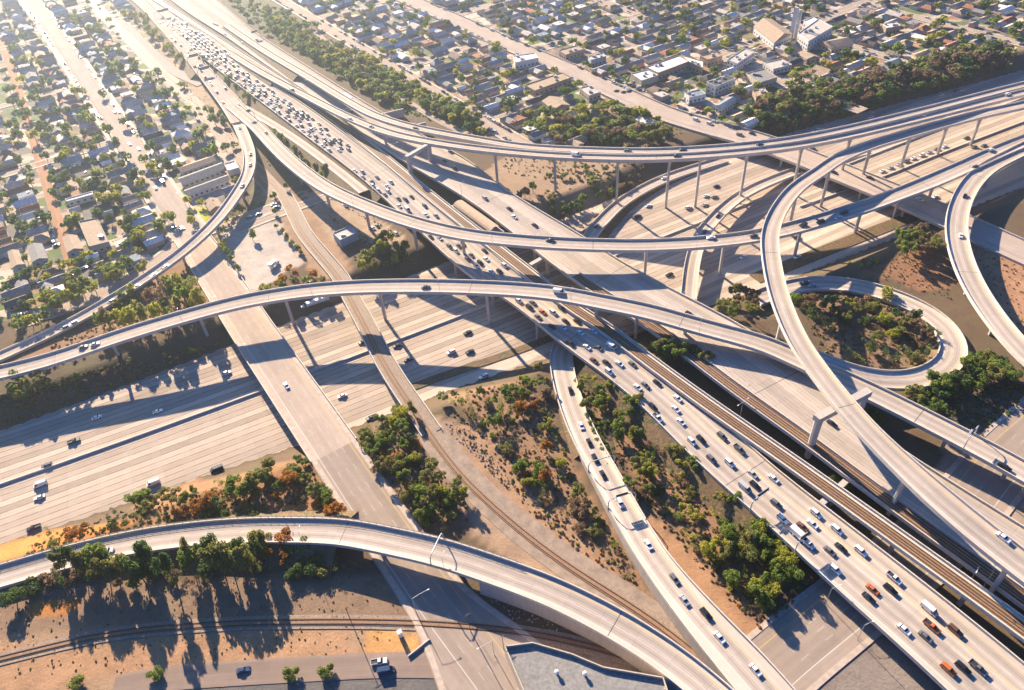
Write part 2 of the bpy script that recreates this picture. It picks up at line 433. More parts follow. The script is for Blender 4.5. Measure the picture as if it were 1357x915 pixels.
Rd('K', pts=[(150, -25, 4), (190, 6, 4), (208, 24, 4.2), (236, 55, 4.5), (262, 86, 5), (286, 114, 6, 15), (308, 141, 7.5, 17), (322, 160, 8.5, 19)], w=13)
Rd('B', pts=[(308, 141, 7.6), (322, 153, 8.5), (340, 168, 9.5), (366, 196, 11.5), (391.6, 220, 13.5), (430, 248, 15), (469, 267, 16.5), (520.5, 287, 18), (572, 302.4, 19), (624, 313, 19.5), (690, 320, 19.5), (731.6, 323, 19), (791, 325.5, 18.5), (860.5, 326, 17.5), (912, 323.5, 17), (964, 319, 16), (1002, 313.7, 15), (1033, 307, 14), (1064, 299.5, 13), (1097, 290, 12), (1136, 277.6, 10.8), (1187.5, 259.5, 9.5), (1239, 239, 8.8, 12), (1280, 221, 8.5, 12), (1341, 194, 8, 12), (1460, 150, 7, 12)], w=11.0)
Rd('C', pts=[(-80, 512, 7), (16, 491, 7.5), (52, 482, 8), (103, 466, 9), (129, 456.5, 10), (180.5, 439.5, 11.5), (232, 424, 12.5), (271, 413, 13), (322, 400, 13.5), (370, 391.5, 14), (404.5, 386.5, 14.5), (469, 381.5, 15.5), (559, 380, 16.5), (624, 381.5, 17), (690, 384.8, 17), (740, 390, 17), (796, 401, 16.5), (860.5, 414, 16), (912, 429, 15), (964, 443, 14), (1015, 457, 13), (1045, 471, 12.2), (1084, 489, 11.5), (1149, 518, 10.8), (1187.5, 537, 10.2), (1239, 563, 9.8), (1291, 590, 9.2), (1341, 617, 9), (1450, 680, 9)], w=11.3)
Rd('L', pts=[(316, 165, 8.4), (323, 180.6, 8.8), (331, 206, 9.2), (328.5, 232, 9.2), (312.5, 259.5, 9), (291.5, 288, 8.8), (258, 321.4, 8.2), (219, 352, 6.5), (180.6, 378, 4.6), (134, 406.5, 2.8), (90, 431, 1.4), (38.7, 456, .6), (-10, 478, .3), (-90, 512, 0.3)], w=8.6)
Rd('F', pts=[(-100, 790, 2), (-20, 771, 2), (20.6, 759, 2), (103, 736, 2.5), (180.6, 719, 3.2), (258, 708.7, 4), (320, 704, 5), (391.6, 704, 6), (451, 705.5, 7), (520.5, 719, 8), (580, 732, 8.3), (624, 746, 8.3), (690, 769, 8), (731.6, 785, 7.8), (783, 810, 7.4), (835, 839, 7), (886, 872.5, 6.7), (925, 903, 6.5), (985, 958, 6.5)], w=11.6)
Rd('G', pts=[(915, 392, -1.6, 8), (905, 404, -1.8, 8), (880, 419, -2, 9), (830, 437, -2.2, 10), (770, 446, -2), (744, 458, -1.5), (743, 478, -1), (747, 502, -.4), (754, 527, .3), (765, 558, 1), (783, 596, 2), (804, 632.6, 3), (822, 666, 3.8), (843, 704, 4.6), (871, 748, 5.3), (906, 792, 6, 13), (945, 838, 6.4, 14.5), (985, 882, 6.5, 16), (1030, 935, 6.5, 16)], w=11.5)
Rd('H', pts=[(911, 420, -1.2), (912.5, 394, -1.2), (914, 376, -.5), (916, 358, 0), (920, 337, .4), (932, 308, .4), (951, 285.5, 0), (976.6, 263, -.8), (1002, 249, -2), (1040, 233, -3.8), (1080, 220, -5.6), (1120, 209, -6.6), (1150, 201, -6.8)], w=8.6)
Rd('I', pts=[(775, 330, -3.4), (786, 306, -3.6), (797, 295, -3.8), (816, 275, -4.2), (842, 257, -4.8), (873, 241, -5.4), (903, 229.5, -6), (960, 212, -6.8)], w=9)
Rd('J', pts=[(1000, 398, -4.5), (1038, 384, -3), (1071.5, 376.5, -2), (1110, 376.5, -1), (1149, 383, -.3), (1187.5, 395, .3), (1226, 413, .9), (1252, 434, 1.4), (1265, 457, 2), (1261, 479, 2.8), (1239, 496, 3.7), (1208, 505, 5), (1172, 505, 7), (1131, 497, 9.4), (1095, 484, 11.2), (1072, 474, 12)], w=12)
Rd('EE', pts=[(1480, 136, 7), (1341, 206, 8), (1310, 222, 8.2), (1290, 240, 8.5), (1277, 260, 8.7), (1269, 283, 9), (1267, 303.4, 9), (1270.5, 329, 9), (1281, 360, 9), (1297, 391, 9), (1316.5, 420, 9), (1343, 453, 9), (1375, 485, 9), (1430, 530, 9)], w=11.2)
Rd('SO', pts=[(252, 312, .3, 21), (276, 347, .3, 22.5), (299, 383, .3), (324, 422, .3), (352, 464, .3), (420, 564, .3), (443, 598, .3)], w=22.5)
Rd('SOs', pts=[(443, 598, .3), (472, 641, .3), (502, 685, .3), (547, 750, .3), (589, 809, .3, 24), (630, 862, .3, 34), (670, 915, .3, 42), (710, 975, .3, 46)], w=22.5)
Rd('SA', pts=[(20, -22, .25), (56, 22, .25), (104, 92, .25), (144.4, 153, .25), (185.7, 212, .25), (220, 266, .25), (252, 312, .3, 21)], w=19)
Rd('SO2', pts=[(470, -30, .3), (560, 8, .3), (680, 62, .3), (757, 95, .3), (822, 125, .3), (880, 151, .3), (938, 169, .3), (1007, 188, .3), (1136, 238, .3), (1200, 264, .3), (1262, 292, .3), (1340, 328, .3), (1430, 368, .3), (1540, 418, .3)], w=23)
Rd('RB', pts=[(372, 250, .3), (386, 275, .3), (404, 311, .3), (432, 345, .3), (453.5, 371, .3), (465, 394, .3), (485, 430, .3), (500.6, 462, .3), (515, 488, .3), (532, 515, .3), (550, 541, .3), (572, 574, .3)], w=9.8)
# freeway sheet: median as reference line
med = [(-330, 762), (-120, 686), (16, 635), (180, 575), (345, 514), (480, 468), (580, 432), (690, 391), (850, 332), (1000, 268), (1130, 212), (1268, 163), (1341, 136), (1500, 80), (1650, 35)]
ew = Road(pts=[(x, y, -6.95) for x, y in med], w=10); ROADS['EW'] = ew
_pf = np.polyfit(ew.c[:, 0], ew.c[:, 1], 3); _x = np.linspace(ew.c[0, 0], ew.c[-1, 0], 200)
ew.c = np.stack([_x, np.polyval(_pf, _x), np.full(200, -6.95)], 1); ew.hl = ew.hr = np.full(200, 5.0); ew.finish()
def cross(poly, c, n, sgn):
    best = None
    for i in range(len(poly)-1):
        a, b_ = poly[i, :2], poly[i+1, :2]; d = b_-a; mm = np.array([[n[0]*sgn, -d[0]], [n[1]*sgn, -d[1]]])
        if abs(np.linalg.det(mm)) < 1e-9: continue
        t, u = np.linalg.solve(mm, a-c[:2])
        if t > 0 and 0 <= u <= 1: best = t if best is None else min(best, t)
    return best
hl = [cross(EWN, ew.c[i], ew.n[i], -1) or np.nan for i in range(len(ew.c))]; hr = [cross(EWS, ew.c[i], ew.n[i], 1) or np.nan for i in range(len(ew.c))]
def fillnan(a):
    a = np.array(a, float); k = ~np.isnan(a); a = np.interp(np.arange(len(a)), np.arange(len(a))[k], a[k])
    for _ in range(10): a[1:-1] = a[1:-1]*.5+(a[:-2]+a[2:])*.25
    return a
ew.hl = fillnan(hl); ew.hr = fillnan(hr)

for k_ in ('G', 'I', 'J', 'H', 'L'):
    r_ = ROADS[k_]; q_ = r_.c[:, 2] < .6
    if q_.any(): CARVE.append((r_.c[q_], np.maximum(r_.hl, r_.hr)[q_]))
# ------------------------------------------------------------------ ground sheet
def axis(a0, a1, step, far):
    mid = list(np.arange(a0, a1, step)); lo = []; x = a0; s_ = step
    while x > -far: s_ *= 1.25; x -= s_; lo.append(x)
    hi = []; x = mid[-1]; s_ = step
    while x < far: s_ *= 1.25; x += s_; hi.append(x)
    return np.array(lo[::-1]+mid+hi)
xs = axis(-440, 640, 3.2, 2600); ys = axis(50, 760, 3.2, 3000)
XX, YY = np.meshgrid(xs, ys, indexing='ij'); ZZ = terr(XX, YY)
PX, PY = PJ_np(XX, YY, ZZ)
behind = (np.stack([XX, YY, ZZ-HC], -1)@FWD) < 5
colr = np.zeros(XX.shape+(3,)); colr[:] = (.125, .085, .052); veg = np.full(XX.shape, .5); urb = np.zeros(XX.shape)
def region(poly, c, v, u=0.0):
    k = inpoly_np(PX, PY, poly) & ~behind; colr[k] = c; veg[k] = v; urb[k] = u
TAN = (.31, .19, .11); ORA = (.42, .17, .045); GRV = (.25, .19, .145); ASP = (.13, .12, .11); CLT = (.42, .36, .30)
URBL = [(-900, -90), (110, -90), (180, 30), (250, 120), (330, 212), (322, 240), (290, 285), (225, 335), (150, 372), (60, 410), (-300, 520), (-900, 700)]
URBT = [(340, -90), (400, 12), (446, 40), (560, 108), (657, 168), (700, 190), (820, 190), (905, 152), (1000, 170), (1110, 120), (1330, 72), (1700, -10), (1700, -90)]
far_ = (YY > 1200) | (PY < -60); colr[far_] = (.30, .25, .21); urb[far_] = 1; veg[far_] = .3
region(URBL, (.33, .25, .19), .35, 1.0); region(URBT, (.32, .25, .19), .3, 1.0)
region([(100, -60), (180, -60), (205, 30), (285, 110), (320, 165), (330, 215), (250, 122), (180, 32)], (.33, .235, .155), .15)
region([(289, 312), (327, 289), (374, 295), (405, 350), (390, 354), (334, 391), (317, 375)], CLT, 0)
region([(345, 18), (392, 20), (404, 42), (450, 62), (530, 98), (612, 142), (652, 172), (640, 184), (560, 152), (500, 132), (440, 98), (400, 72), (365, 52)], (.12, .13, .05), .75)
region([(300, 5), (330, 30), (400, 75), (470, 115), (545, 155), (560, 140), (470, 90), (380, 30), (350, 0)], (.11, .115, .05), .7)
region([(1000, 150), (1340, 66), (1345, 92), (1040, 180)], (.12, .10, .06), .6)
region([(690, 188), (730, 158), (850, 146), (912, 160), (912, 174), (840, 200), (770, 200)], (.15, .115, .06), .6)
region([(1150, 500), (1400, 420), (1400, 640), (1300, 600), (1180, 540)], (.13, .095, .06), .5)  # soil tone darkened to stand for shadows right of the highest flyover
region([(0, 500), (330, 425), (340, 460), (0, 585)], (.10, .078, .05), .5)  # painted shade: dirt darkened where the town bank and arched flyover cast shadow
region([(306, 150), (345, 215), (372, 262), (388, 295), (340, 288), (330, 250), (345, 215)], (.2, .18, .1), .6)
region([(345, 250), (380, 245), (432, 300), (470, 360), (480, 400), (440, 400), (385, 320)], (.30, .19, .115), .1)
region([(395, 250), (470, 270), (540, 318), (500, 330), (475, 312), (440, 320)], (.34, .245, .165), .05)
region([(560, 545), (600, 560), (640, 640), (740, 720), (830, 800), (905, 850), (940, 900), (820, 850), (700, 760), (620, 700), (585, 620)], (.30, .205, .135), .08)
region([(600, 560), (640, 565), (700, 640), (760, 690), (830, 780), (900, 850), (800, 790), (700, 710), (640, 640)], TAN, .12)
region([(590, 525), (700, 500), (735, 560), (775, 640), (830, 730), (890, 830), (780, 720), (690, 620), (640, 560)], (.25, .15, .085), .4)
region([(770, 520), (850, 560), (960, 660), (1040, 760), (1020, 870), (960, 790), (880, 690), (820, 600)], (.24, .135, .075), .45)
region([(860, 560), (1010, 690), (985, 690), (850, 585)], (.33, .19, .10), .1)
region([(815, 640), (930, 740), (1020, 860), (985, 850), (900, 760)], (.34, .19, .10), .12)
region([(-40, 770), (110, 770), (400, 765), (520, 760), (560, 815), (550, 870), (-40, 900)], (.21, .14, .09), .2)  # lower left soil, shade over it put into the darker colour
region([(-40, 845), (180, 832), (400, 822), (600, 820), (600, 870), (300, 880), (-40, 960)], (.29, .19, .115), .1)
region([(30, 822), (48, 797), (105, 798), (98, 812), (60, 818)], ORA, .0)
region([(480, 838), (530, 835), (562, 848), (545, 868), (480, 866)], (.46, .25, .09), .02)
region([(-60, 738), (60, 705), (170, 690), (200, 690), (130, 712), (50, 735), (-60, 760)], ORA, .3)
region([(180, 680), (400, 640), (440, 680), (400, 690), (250, 700), (180, 705)], (.34, .16, .07), .45)
region([(-60, 862), (120, 850), (330, 835), (460, 832), (470, 870), (170, 890), (100, 905), (-60, 960)], (.34, .20, .11), .05)
region([(150, 915), (600, 885), (700, 915), (340, 960), (100, 960)], ASP, 0)
region([(600, 800), (690, 835), (900, 900), (900, 960), (600, 960)], (.26, .19, .14), .1)
region([(1120, 365), (1170, 350), (1210, 330), (1250, 335), (1265, 380), (1220, 385), (1180, 370)], (.25, .13, .07), .3)  # brown deepened in place of shadows on the ground above the loop
region([(1290, 300), (1400, 350), (1400, 460), (1330, 430), (1290, 370)], (.34, .19, .105), .05)
region([(1255, 560), (1400, 620), (1400, 760), (1290, 690), (1240, 640)], (.30, .23, .17), .05)
region([(1010, 880), (1100, 790), (1230, 870), (1260, 920), (1300, 1000), (1000, 960)], (.22, .18, .15), .05)
region([(620, 240), (700, 190), (830, 210), (780, 300), (700, 290)], (.30, .205, .135), .3)
region([(940, 300), (1010, 250), (1050, 240), (1060, 260), (970, 310)], (.34, .23, .15), .05)
region([(180, 660), (240, 640), (330, 625), (420, 600), (440, 640), (300, 690), (180, 700)], (.29, .155, .075), .5)
region([(560, 95), (600, 120), (690, 182), (650, 182), (540, 110)], (.30, .19, .12), .2)
region([(446, 68), (520, 85), (560, 110), (500, 105), (450, 90)], (.34, .22, .07), .4)
region([(225, 330), (300, 330), (330, 395), (60, 470), (0, 480), (100, 420), (190, 370)], (.26, .15, .085), .4)
region([(440, 670), (560, 560), (600, 640), (620, 690), (560, 700)], (.22, .14, .09), .5)
region([(268, 274), (275, 268), (282, 296), (274, 300)], (.36, .34, .03), 0)
region([(252, 278), (262, 272), (274, 296), (268, 300)], (.38, .36, .03), 0)
region([(1064, 400), (1180, 385), (1245, 420), (1250, 470), (1180, 490), (1110, 480)], (.22, .14, .09), .5)
slope = (ZZ > -6.9) & (ZZ < -.3) & (urb > 0); colr[slope] = (.11, .085, .05); veg[slope] = .5; urb[slope] = 0
gm = bpy.data.meshes.new('ground'); nx_, ny_ = XX.shape
vv = np.stack([XX, YY, ZZ], -1).reshape(-1, 3)
idx = np.arange(nx_*ny_).reshape(nx_, ny_)
ff = np.stack([idx[:-1, :-1], idx[1:, :-1], idx[1:, 1:], idx[:-1, 1:]], -1).reshape(-1, 4)
gm.from_pydata(vv.tolist(), [], ff.tolist())
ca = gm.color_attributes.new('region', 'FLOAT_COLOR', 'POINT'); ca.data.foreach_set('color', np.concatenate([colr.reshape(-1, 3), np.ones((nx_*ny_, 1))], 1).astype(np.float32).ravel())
for nm, ar in (('veg', veg), ('urb', urb)):
    at = gm.attributes.new(nm, 'FLOAT', 'POINT'); at.data.foreach_set('value', ar.reshape(-1).astype(np.float32))
def ground_mat():
    mt, t, b = nodes('ground_soil')
    def attr(n):
        a = t.nodes.new('ShaderNodeAttribute'); a.attribute_name = n; return a
    base = attr('region').outputs['Color']; vg = E(t, attr('veg').outputs['Fac']); ub = E(t, attr('urb').outputs['Fac'])
    n1 = noise(t, .02, 5, .65); n2 = noise(t, .12, 5, .7); n3 = noise(t, .9, 3, .7)
    lum = n1*.7+n2*1.0+n3*.7-.18
    cc = t.nodes.new('ShaderNodeCombineColor')
    for i in range(3): t.links.new(lum.s, cc.inputs[i])
    c = mixc(t, 1.0, base, cc.outputs[0], 'MULTIPLY')
    pv = ramp(t, n2+n3*.45+vg*.35, .92, 1.06)*(vg.gt(.08))
    c = mixc(t, pv*(ub*-1+1)*.85, c, mixc(t, n1, (.06, .062, .026), (.12, .10, .045)))
    # town lots: lawns, drives, bare yards
    tc = t.nodes.new('ShaderNodeTexCoord'); mp = t.nodes.new('ShaderNodeMapping'); mp.inputs['Rotation'].default_value = (0, 0, -math.radians(31.7)); mp.inputs['Scale'].default_value = (.085, .13, 1)
    t.links.new(tc.outputs['Object'], mp.inputs[0])
    vo = t.nodes.new('ShaderNodeTexVoronoi'); vo.distance = 'CHEBYCHEV'; vo.inputs['Scale'].default_value = 1; vo.inputs['Randomness'].default_value = .75; t.links.new(mp.outputs[0], vo.inputs[0])
    sx = t.nodes.new('ShaderNodeSeparateColor'); t.links.new(vo.outputs['Color'], sx.inputs[0])
    r1 = E(t, sx.outputs[0]); r2 = E(t, sx.outputs[1])
    town = mixc(t, r1.lt(.30), mixc(t, r2.lt(.5), (.36, .28, .21), (.46, .39, .31)), (.11, .15, .045))
    town = mixc(t, (r1.gt(.30)*r1.lt(.5)), town, (.27, .17, .10))
    town = mixc(t, r2.gt(.78), town, (.16, .145, .13))
    town = mixc(t, 1.0, town, cc.outputs[0], 'MULTIPLY')
    c = mixc(t, ub, c, town)
    t.links.new(c, b.inputs['Base Color']); b.inputs['Roughness'].default_value = .95
    bp = t.nodes.new('ShaderNodeBump'); bp.inputs['Strength'].default_value = .3; bp.inputs['Distance'].default_value = .6
    t.links.new((n3+n2).s, bp.inputs['Height']); t.links.new(bp.outputs[0], b.inputs['Normal'])
    return mt
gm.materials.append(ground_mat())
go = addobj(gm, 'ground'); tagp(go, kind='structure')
for p in gm.polygons: p.use_smooth = True

# ------------------------------------------------------------------ roads and viaducts
def hl_(r, k=0.0): return (lambda i: -r.hl[i]+k)
def hr_(r, k=0.0): return (lambda i: r.hr[i]+k)
def column_mb(x, y, zt_, zb, rz, kind='col', w=2.6):
    mb = MB(); h = zt_-zb
    if kind == 'flare':
        pts = [(0, 1.5, 1.5), (h-5.0, 1.5, 1.5), (h-1.6, 2.1, 1.7), (h, 4.2, 2.2)]
        if h < 7: pts = [(0, 1.4, 1.4), (h*.5, 1.4, 1.4), (h, 3.2, 1.9)]
    else:
        pts = [(0, w*.62, w*.5), (h, w*.62, w*.5)]
    rows = []
    for z, a, b_ in pts:
        a /= 2; b_ /= 2; ch = .3*min(a, b_); r_ = []
        for u, v in ((-a+ch, -b_), (a-ch, -b_), (a, -b_+ch), (a, b_-ch), (a-ch, b_), (-a+ch, b_), (-a, b_-ch), (-a, -b_+ch)):
            r_.append((x+u*math.cos(rz)-v*math.sin(rz), y+u*math.sin(rz)+v*math.cos(rz), zb+z))
        rows.append(r_)
    loft(mb, rows, M['col'], closed=True)
    return mb
def viaduct(key, name, label, cat, mat, thick=2.0, cols=(), ckind='flare', par=True, joints=True, kind=None, pw=.38, ph=1.05, auto=None, twocol=0):
    r = ROADS[key]; root = empty(name, tuple(r.c[len(r.c)//2])); off = np.array(r.c[len(r.c)//2])
    if kind: root['kind'] = kind
    else: tagp(root, label, cat)
    def add(o): o.location = tuple(-off); return o
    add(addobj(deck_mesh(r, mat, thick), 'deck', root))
    if par:
        add(strip_mesh(r, hl_(r, -.06), hl_(r, pw), -.75, ph, M['conc']).build('parapet', root))
        add(strip_mesh(r, hr_(r, -pw), hr_(r, .06), -.75, ph, M['conc']).build('parapet', root))
    st = []
    for c in cols:
        if len(c) == 2: st.append((r.near_px(c[0], c[1])[0], 0))
    if auto:
        u = auto[0]
        while u < r.s[-1]-10: st.append((u, 1)); u += auto[1]
    for u, au in st:
        for q in ([0] if not twocol else [-twocol, twocol]):
            p, t = r.at(u, q); zb = th(p[0], p[1]); zt2 = p[2]-thick+.1
            if zt2-zb < 3: continue
            if au:
                bad = False
                for k2, r2 in ROADS.items():
                    if k2 == key: continue
                    d = np.linalg.norm(r2.c[:, :2]-p[:2], axis=1); kk = d.argmin()
                    if d[kk] < max(r2.hl[kk], r2.hr[kk])+1.2 and r2.c[kk, 2] < p[2]-1 and k2 != 'EW': bad = True
                if bad: continue
            add(column_mb(p[0], p[1], zt2, zb-.4, math.atan2(t[1], t[0])+math.pi/2, ckind).build('column', root))
    if joints:
        u = 55.0
        while u < r.s[-1]-30:
            k = int(np.argmin(abs(r.s-u))); p, t = r.at(u); n = np.array([t[1], -t[0]]); mb = MB()
            a, b_ = -r.hl[k]+pw, r.hr[k]-pw
            vs = [(p[0]+n[0]*o_+t[0]*d_, p[1]+n[1]*o_+t[1]*d_, p[2]+.006) for o_, d_ in ((a, -.14), (b_, -.14), (b_, .14), (a, .14))]
            mb.add(vs, [(0, 3, 2, 1)] if False else [(0, 1, 2, 3)], M['darksteel']); add(mb.build('expansion_joint', root)); u += 110
    return root
def skirt(key, u0, u1, name='embankment', k=1.5, mat=None):
    r = ROADS[key]; mat = mat or M['embank']; mb = MB()
    i0 = int(np.argmin(abs(r.s-u0))); i1 = int(np.argmin(abs(r.s-u1)))+1
    for sgn in (-1, 1):
        rows = []
        for i in range(i0, i1):
            c, n = r.c[i], r.n[i]; h = (r.hl if sgn < 0 else r.hr)[i]+.05; g = th(c[0]+n[0]*sgn*(h+4), c[1]+n[1]*sgn*(h+4))-.15
            dz = max(.1, c[2]-.35-g); o = h+dz*k
            rows.append([(c[0]+n[0]*sgn*h, c[1]+n[1]*sgn*h, c[2]-.35), (c[0]+n[0]*sgn*o, c[1]+n[1]*sgn*o, g)])
        loft(mb, rows, mat, flip=(sgn < 0))
    o = mb.build(name); tagp(o, kind='structure'); return o
def emb_mat():
    mt, t, b = nodes('embankment_soil')
    n2 = noise(t, .12, 5, .7); n3 = noise(t, .9, 3, .7)
    c = mixc(t, ramp(t, n2, .35, .65), (.11, .07, .04), (.29, .165, .085))
    c = mixc(t, ramp(t, n3+n2*.8, .86, .98), c, (.075, .075, .03))
    t.links.new(c, b.inputs['Base Color']); return mt
M['embank'] = emb_mat()
P12 = lambda nm, w_, lanes, x0=None, base=CONC, **k: paving(nm, base, lanes, -lanes*3.66/2 if x0 is None else x0, **k)
pm2 = P12('two_lane_concrete', 0, 2, wear=.46, seam=.28, lanevar=.1)
pm1 = P12('one_lane_concrete', 0, 1, wear=.42, seam=.15, dash=False)
pmT = P12('freeway_concrete_six', 0, 6, wear=.42, seam=.2, lanevar=.14, yl=-4.2)
pmN = P12('freeway_concrete_five', 0, 7, x0=-14.0, wear=.3, seam=.4, sw=.26, lanevar=.16)
pmE = P12('freeway_concrete_wide', 0, 24, x0=-12*3.66, base=(.57, .46, .36), seam=.48, jt_=.12, sw=.34, lanevar=.2, wear=.2, edge=False)
pmS = P12('street_concrete', 0, 4, base=(.46, .37, .295), wear=.12, seam=.15)
pmA = P12('street_asphalt', 0, 4, base=(.33, .265, .215), wear=.12, seam=.05)
pmR = P12('street_worn', 0, 4, base=(.44, .36, .30), wear=.1, seam=.08)
# east-west freeway sheet
e1 = addobj(deck_mesh(ew, pmE, .3, under=False), 'sunken_freeway'); tagp(e1, kind='structure')
mb = strip_mesh(ew, -.45, .45, -.1, .95, M['conc']); o = mb.build('median_barrier'); tagp(o, 'long concrete barrier down the middle of the sunken freeway', 'barrier')
# second barrier further south on the right half
r2 = Road(pts=[(x, y, -6.95) for x, y in [(1060, 275), (1168, 236), (1250, 203), (1341, 168), (1480, 115)]], w=1)
o = strip_mesh(r2, -.4, .4, -.1, 1.0, M['conc']).build('median_barrier'); tagp(o, 'concrete barrier beside the queue of waiting cars, right of the freeway bridge', 'barrier')
# planted island between the freeway and its slip road
for pts, wd in (([(548, 513, -6.9), (600, 494, -6.9), (690, 464, -6.9), (730, 448, -6.9)], 5), ([(1000, 370, -6.9), (1033, 357, -6.9), (1100, 330, -6.9), (1187, 296, -6.9), (1215, 285, -6.9)], 9)):
    r3 = Road(pts=pts, w=wd); o = strip_mesh(r3, hl_(r3), hr_(r3), -.1, .25, M['embank']).build('verge'); tagp(o, kind='structure')
viaduct('T', 'congested_freeway_deck', 'pale freeway deck packed with queueing cars running from top left to bottom right', 'freeway bridge', pmT, 1.9, auto=(380, 38), ckind='round', twocol=8)
viaduct('N', 'wide_freeway_deck', 'wide, nearly empty freeway deck running beside the crowded one on its right', 'freeway bridge', pmN, 1.9, auto=(330, 40), ckind='round', twocol=8)
viaduct('A1', 'flyover_ramp', 'upper of the two narrow twin flyovers sweeping across the top right', 'flyover', pm1, 2.0)
viaduct('A2', 'flyover_ramp', 'lower of the two narrow twin flyovers, on tall white columns', 'flyover', pm1, 2.0, cols=[(505, 176), (655, 201), (734, 208), (819, 210), (888, 210), (929, 207), (991, 202), (1065, 193), (1130, 180)])
viaduct('D', 'flyover_ramp', 'highest pale flyover curving down the right side over a portal beam', 'flyover', pm2, 2.0, cols=[(1009, 412), (1098, 216), (1155, 193), (1208, 177), (1254, 162), (1298, 150), (1055, 247), (1203, 625), (1345, 740)])
viaduct('K', 'exit_ramp', 'three lane exit ramp leaving the crowded freeway at top left', 'ramp', pmR, 1.8, auto=(60, 30), ckind='round')
viaduct('B', 'flyover_ramp', 'long sagging flyover from the top left exit across the middle to the right edge', 'flyover', pm2, 2.1, cols=[(393, 222), (430, 248), (483, 273), (546, 296), (612, 311), (857, 326), (961, 320), (1062, 300), (1142, 275), (1194, 257), (1240, 239), (1300, 212)])
viaduct('C', 'flyover_ramp', 'arched flyover from the left edge over the rail bridge to the lower right', 'flyover', pm2, 2.1, cols=[(146, 450), (262, 417), (376, 391), (501, 381), (644, 382), (790, 400), (845, 410), (910, 427), (1258, 574), (1340, 616)])
viaduct('L', 'curved_ramp', 'narrow ramp bending down past the houses to the left edge', 'ramp', pm1, 1.7, cols=[(285, 296), (318, 250), (331, 210), (240, 336), (205, 362)])
viaduct('F', 'curved_ramp', 'broad ramp arching over the street at the bottom left', 'ramp', pm2, 1.9, cols=[(500, 714), (605, 738)])
viaduct('G', 'curved_ramp', 'two lane ramp with cars passing between bushes at the bottom centre', 'ramp', pm2, 1.6, joints=False)
viaduct('H', 'curved_ramp', 'low single lane ramp curling under the flyovers right of centre', 'ramp', pm1, 1.5, joints=False, auto=(30, 22), ckind='round')
viaduct('I', 'slip_road', 'short shaded slip road with cars beside the dark planted slope', 'ramp', pm2, 1.3, joints=False)
viaduct('J', 'loop_ramp', 'loop ramp circling the wooded island at the right', 'ramp', pm2, 1.8, joints=False)
viaduct('EE', 'flyover_ramp', 'curved flyover hooking down the far right edge', 'flyover', pm2, 2.0, cols=[(1267, 310), (1287, 372), (1320, 425), (1270, 275), (1315, 219)])
r = ROADS['EE']
viaduct('SO', 'street_overpass', 'broad tan street bridge over the sunken freeway on the left', 'bridge', pmS, 1.9, auto=(150, 30), ckind='round', twocol=9, joints=False)
viaduct('SO2', 'street_overpass', 'tan street bridge with few cars crossing the freeway at the upper right', 'bridge', pmR, 1.7, auto=(300, 30), ckind='round', twocol=8, joints=False)
viaduct('RB', 'rail_bridge', 'narrow railway bridge with weathered deck left of centre', 'rail bridge', M['ballast'], 1.9, auto=(60, 24), ckind='round', joints=False)
root = empty('transit_viaduct', tuple(ROADS['S1'].c[60])); tagp(root, 'brown twin rail viaduct running along the crowded freeway', 'rail viaduct')
S1 = ROADS['S1']; offS = -np.array(S1.c[60])
def addS(o): o.parent = root; o.location = tuple(offS); return o
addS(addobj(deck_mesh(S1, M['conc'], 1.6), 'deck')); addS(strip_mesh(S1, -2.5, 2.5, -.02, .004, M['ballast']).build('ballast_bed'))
addS(strip_mesh(S1, hl_(S1, -.05), hl_(S1, .35), -.7, 1.0, M['conc']).build('parapet')); addS(strip_mesh(S1, hr_(S1, -.35), hr_(S1, .05), -.7, 1.0, M['conc']).build('parapet'))
def tracks(r, offs, dz, i0=0, i1=None, gauge=1.44, bed=True, parent=None, pos=None):
    out = []
    for c in offs:
        if bed: out.append((strip_mesh(r, c-gauge*.85, c+gauge*.85, dz, dz+.14, M['ties'], i0, i1), 'sleeper_bed'))
        for sgn in (-1, 1): out.append((strip_mesh(r, c+sgn*gauge/2-.13, c+sgn*gauge/2+.13, dz+.13, dz+.32, M['rust'], i0, i1), 'rail'))
    return out
for mb_, nm in tracks(S1, (-1.25, 1.25), .008, gauge=1.25): addS(mb_.build(nm))
for u in np.arange(360, S1.s[-1]-8, 27):
    p, t = S1.at(u); zb = th(p[0], p[1])
    d = np.linalg.norm(ROADS['C'].c[:, :2]-p[:2], axis=1).min()
    addS(column_mb(p[0], p[1], p[2]-1.5, zb-.4, math.atan2(t[1], t[0])+math.pi/2, 'flare').build('column'))
# second twin track on the left side of the wide deck
N = ROADS['N']; iA = int(np.argmin(np.linalg.norm(N.c[:, :2]-P(770, 360, 8)[:2], axis=1)))
root = empty('transit_track', tuple(N.c[iA])); tagp(root, 'pair of brown rails along the left edge of the wide freeway deck', 'railway track')
offN = -np.array(N.c[iA])
for lane in (1.9, 4.5):
    o = strip_mesh(N, lambda i: N.hr[i]-.5-lane-1.15, lambda i: N.hr[i]-.5-lane+1.15, .004, .15, M['ties'], iA).build('sleeper_bed'); o.parent = root; o.location = tuple(offN)
    for sg in (-.72, .72):
        o = strip_mesh(N, lambda i: N.hr[i]-.5-lane+sg-.12, lambda i: N.hr[i]-.5-lane+sg+.12, .14, .34, M['rust'], iA).build('rail'); o.parent = root; o.location = tuple(offN)
o = strip_mesh(N, lambda i: N.hr[i]-6.9, lambda i: N.hr[i]-6.5, -.02, 1.0, M['conc'], iA).build('side_wall'); o.parent = root; o.location = tuple(offN)
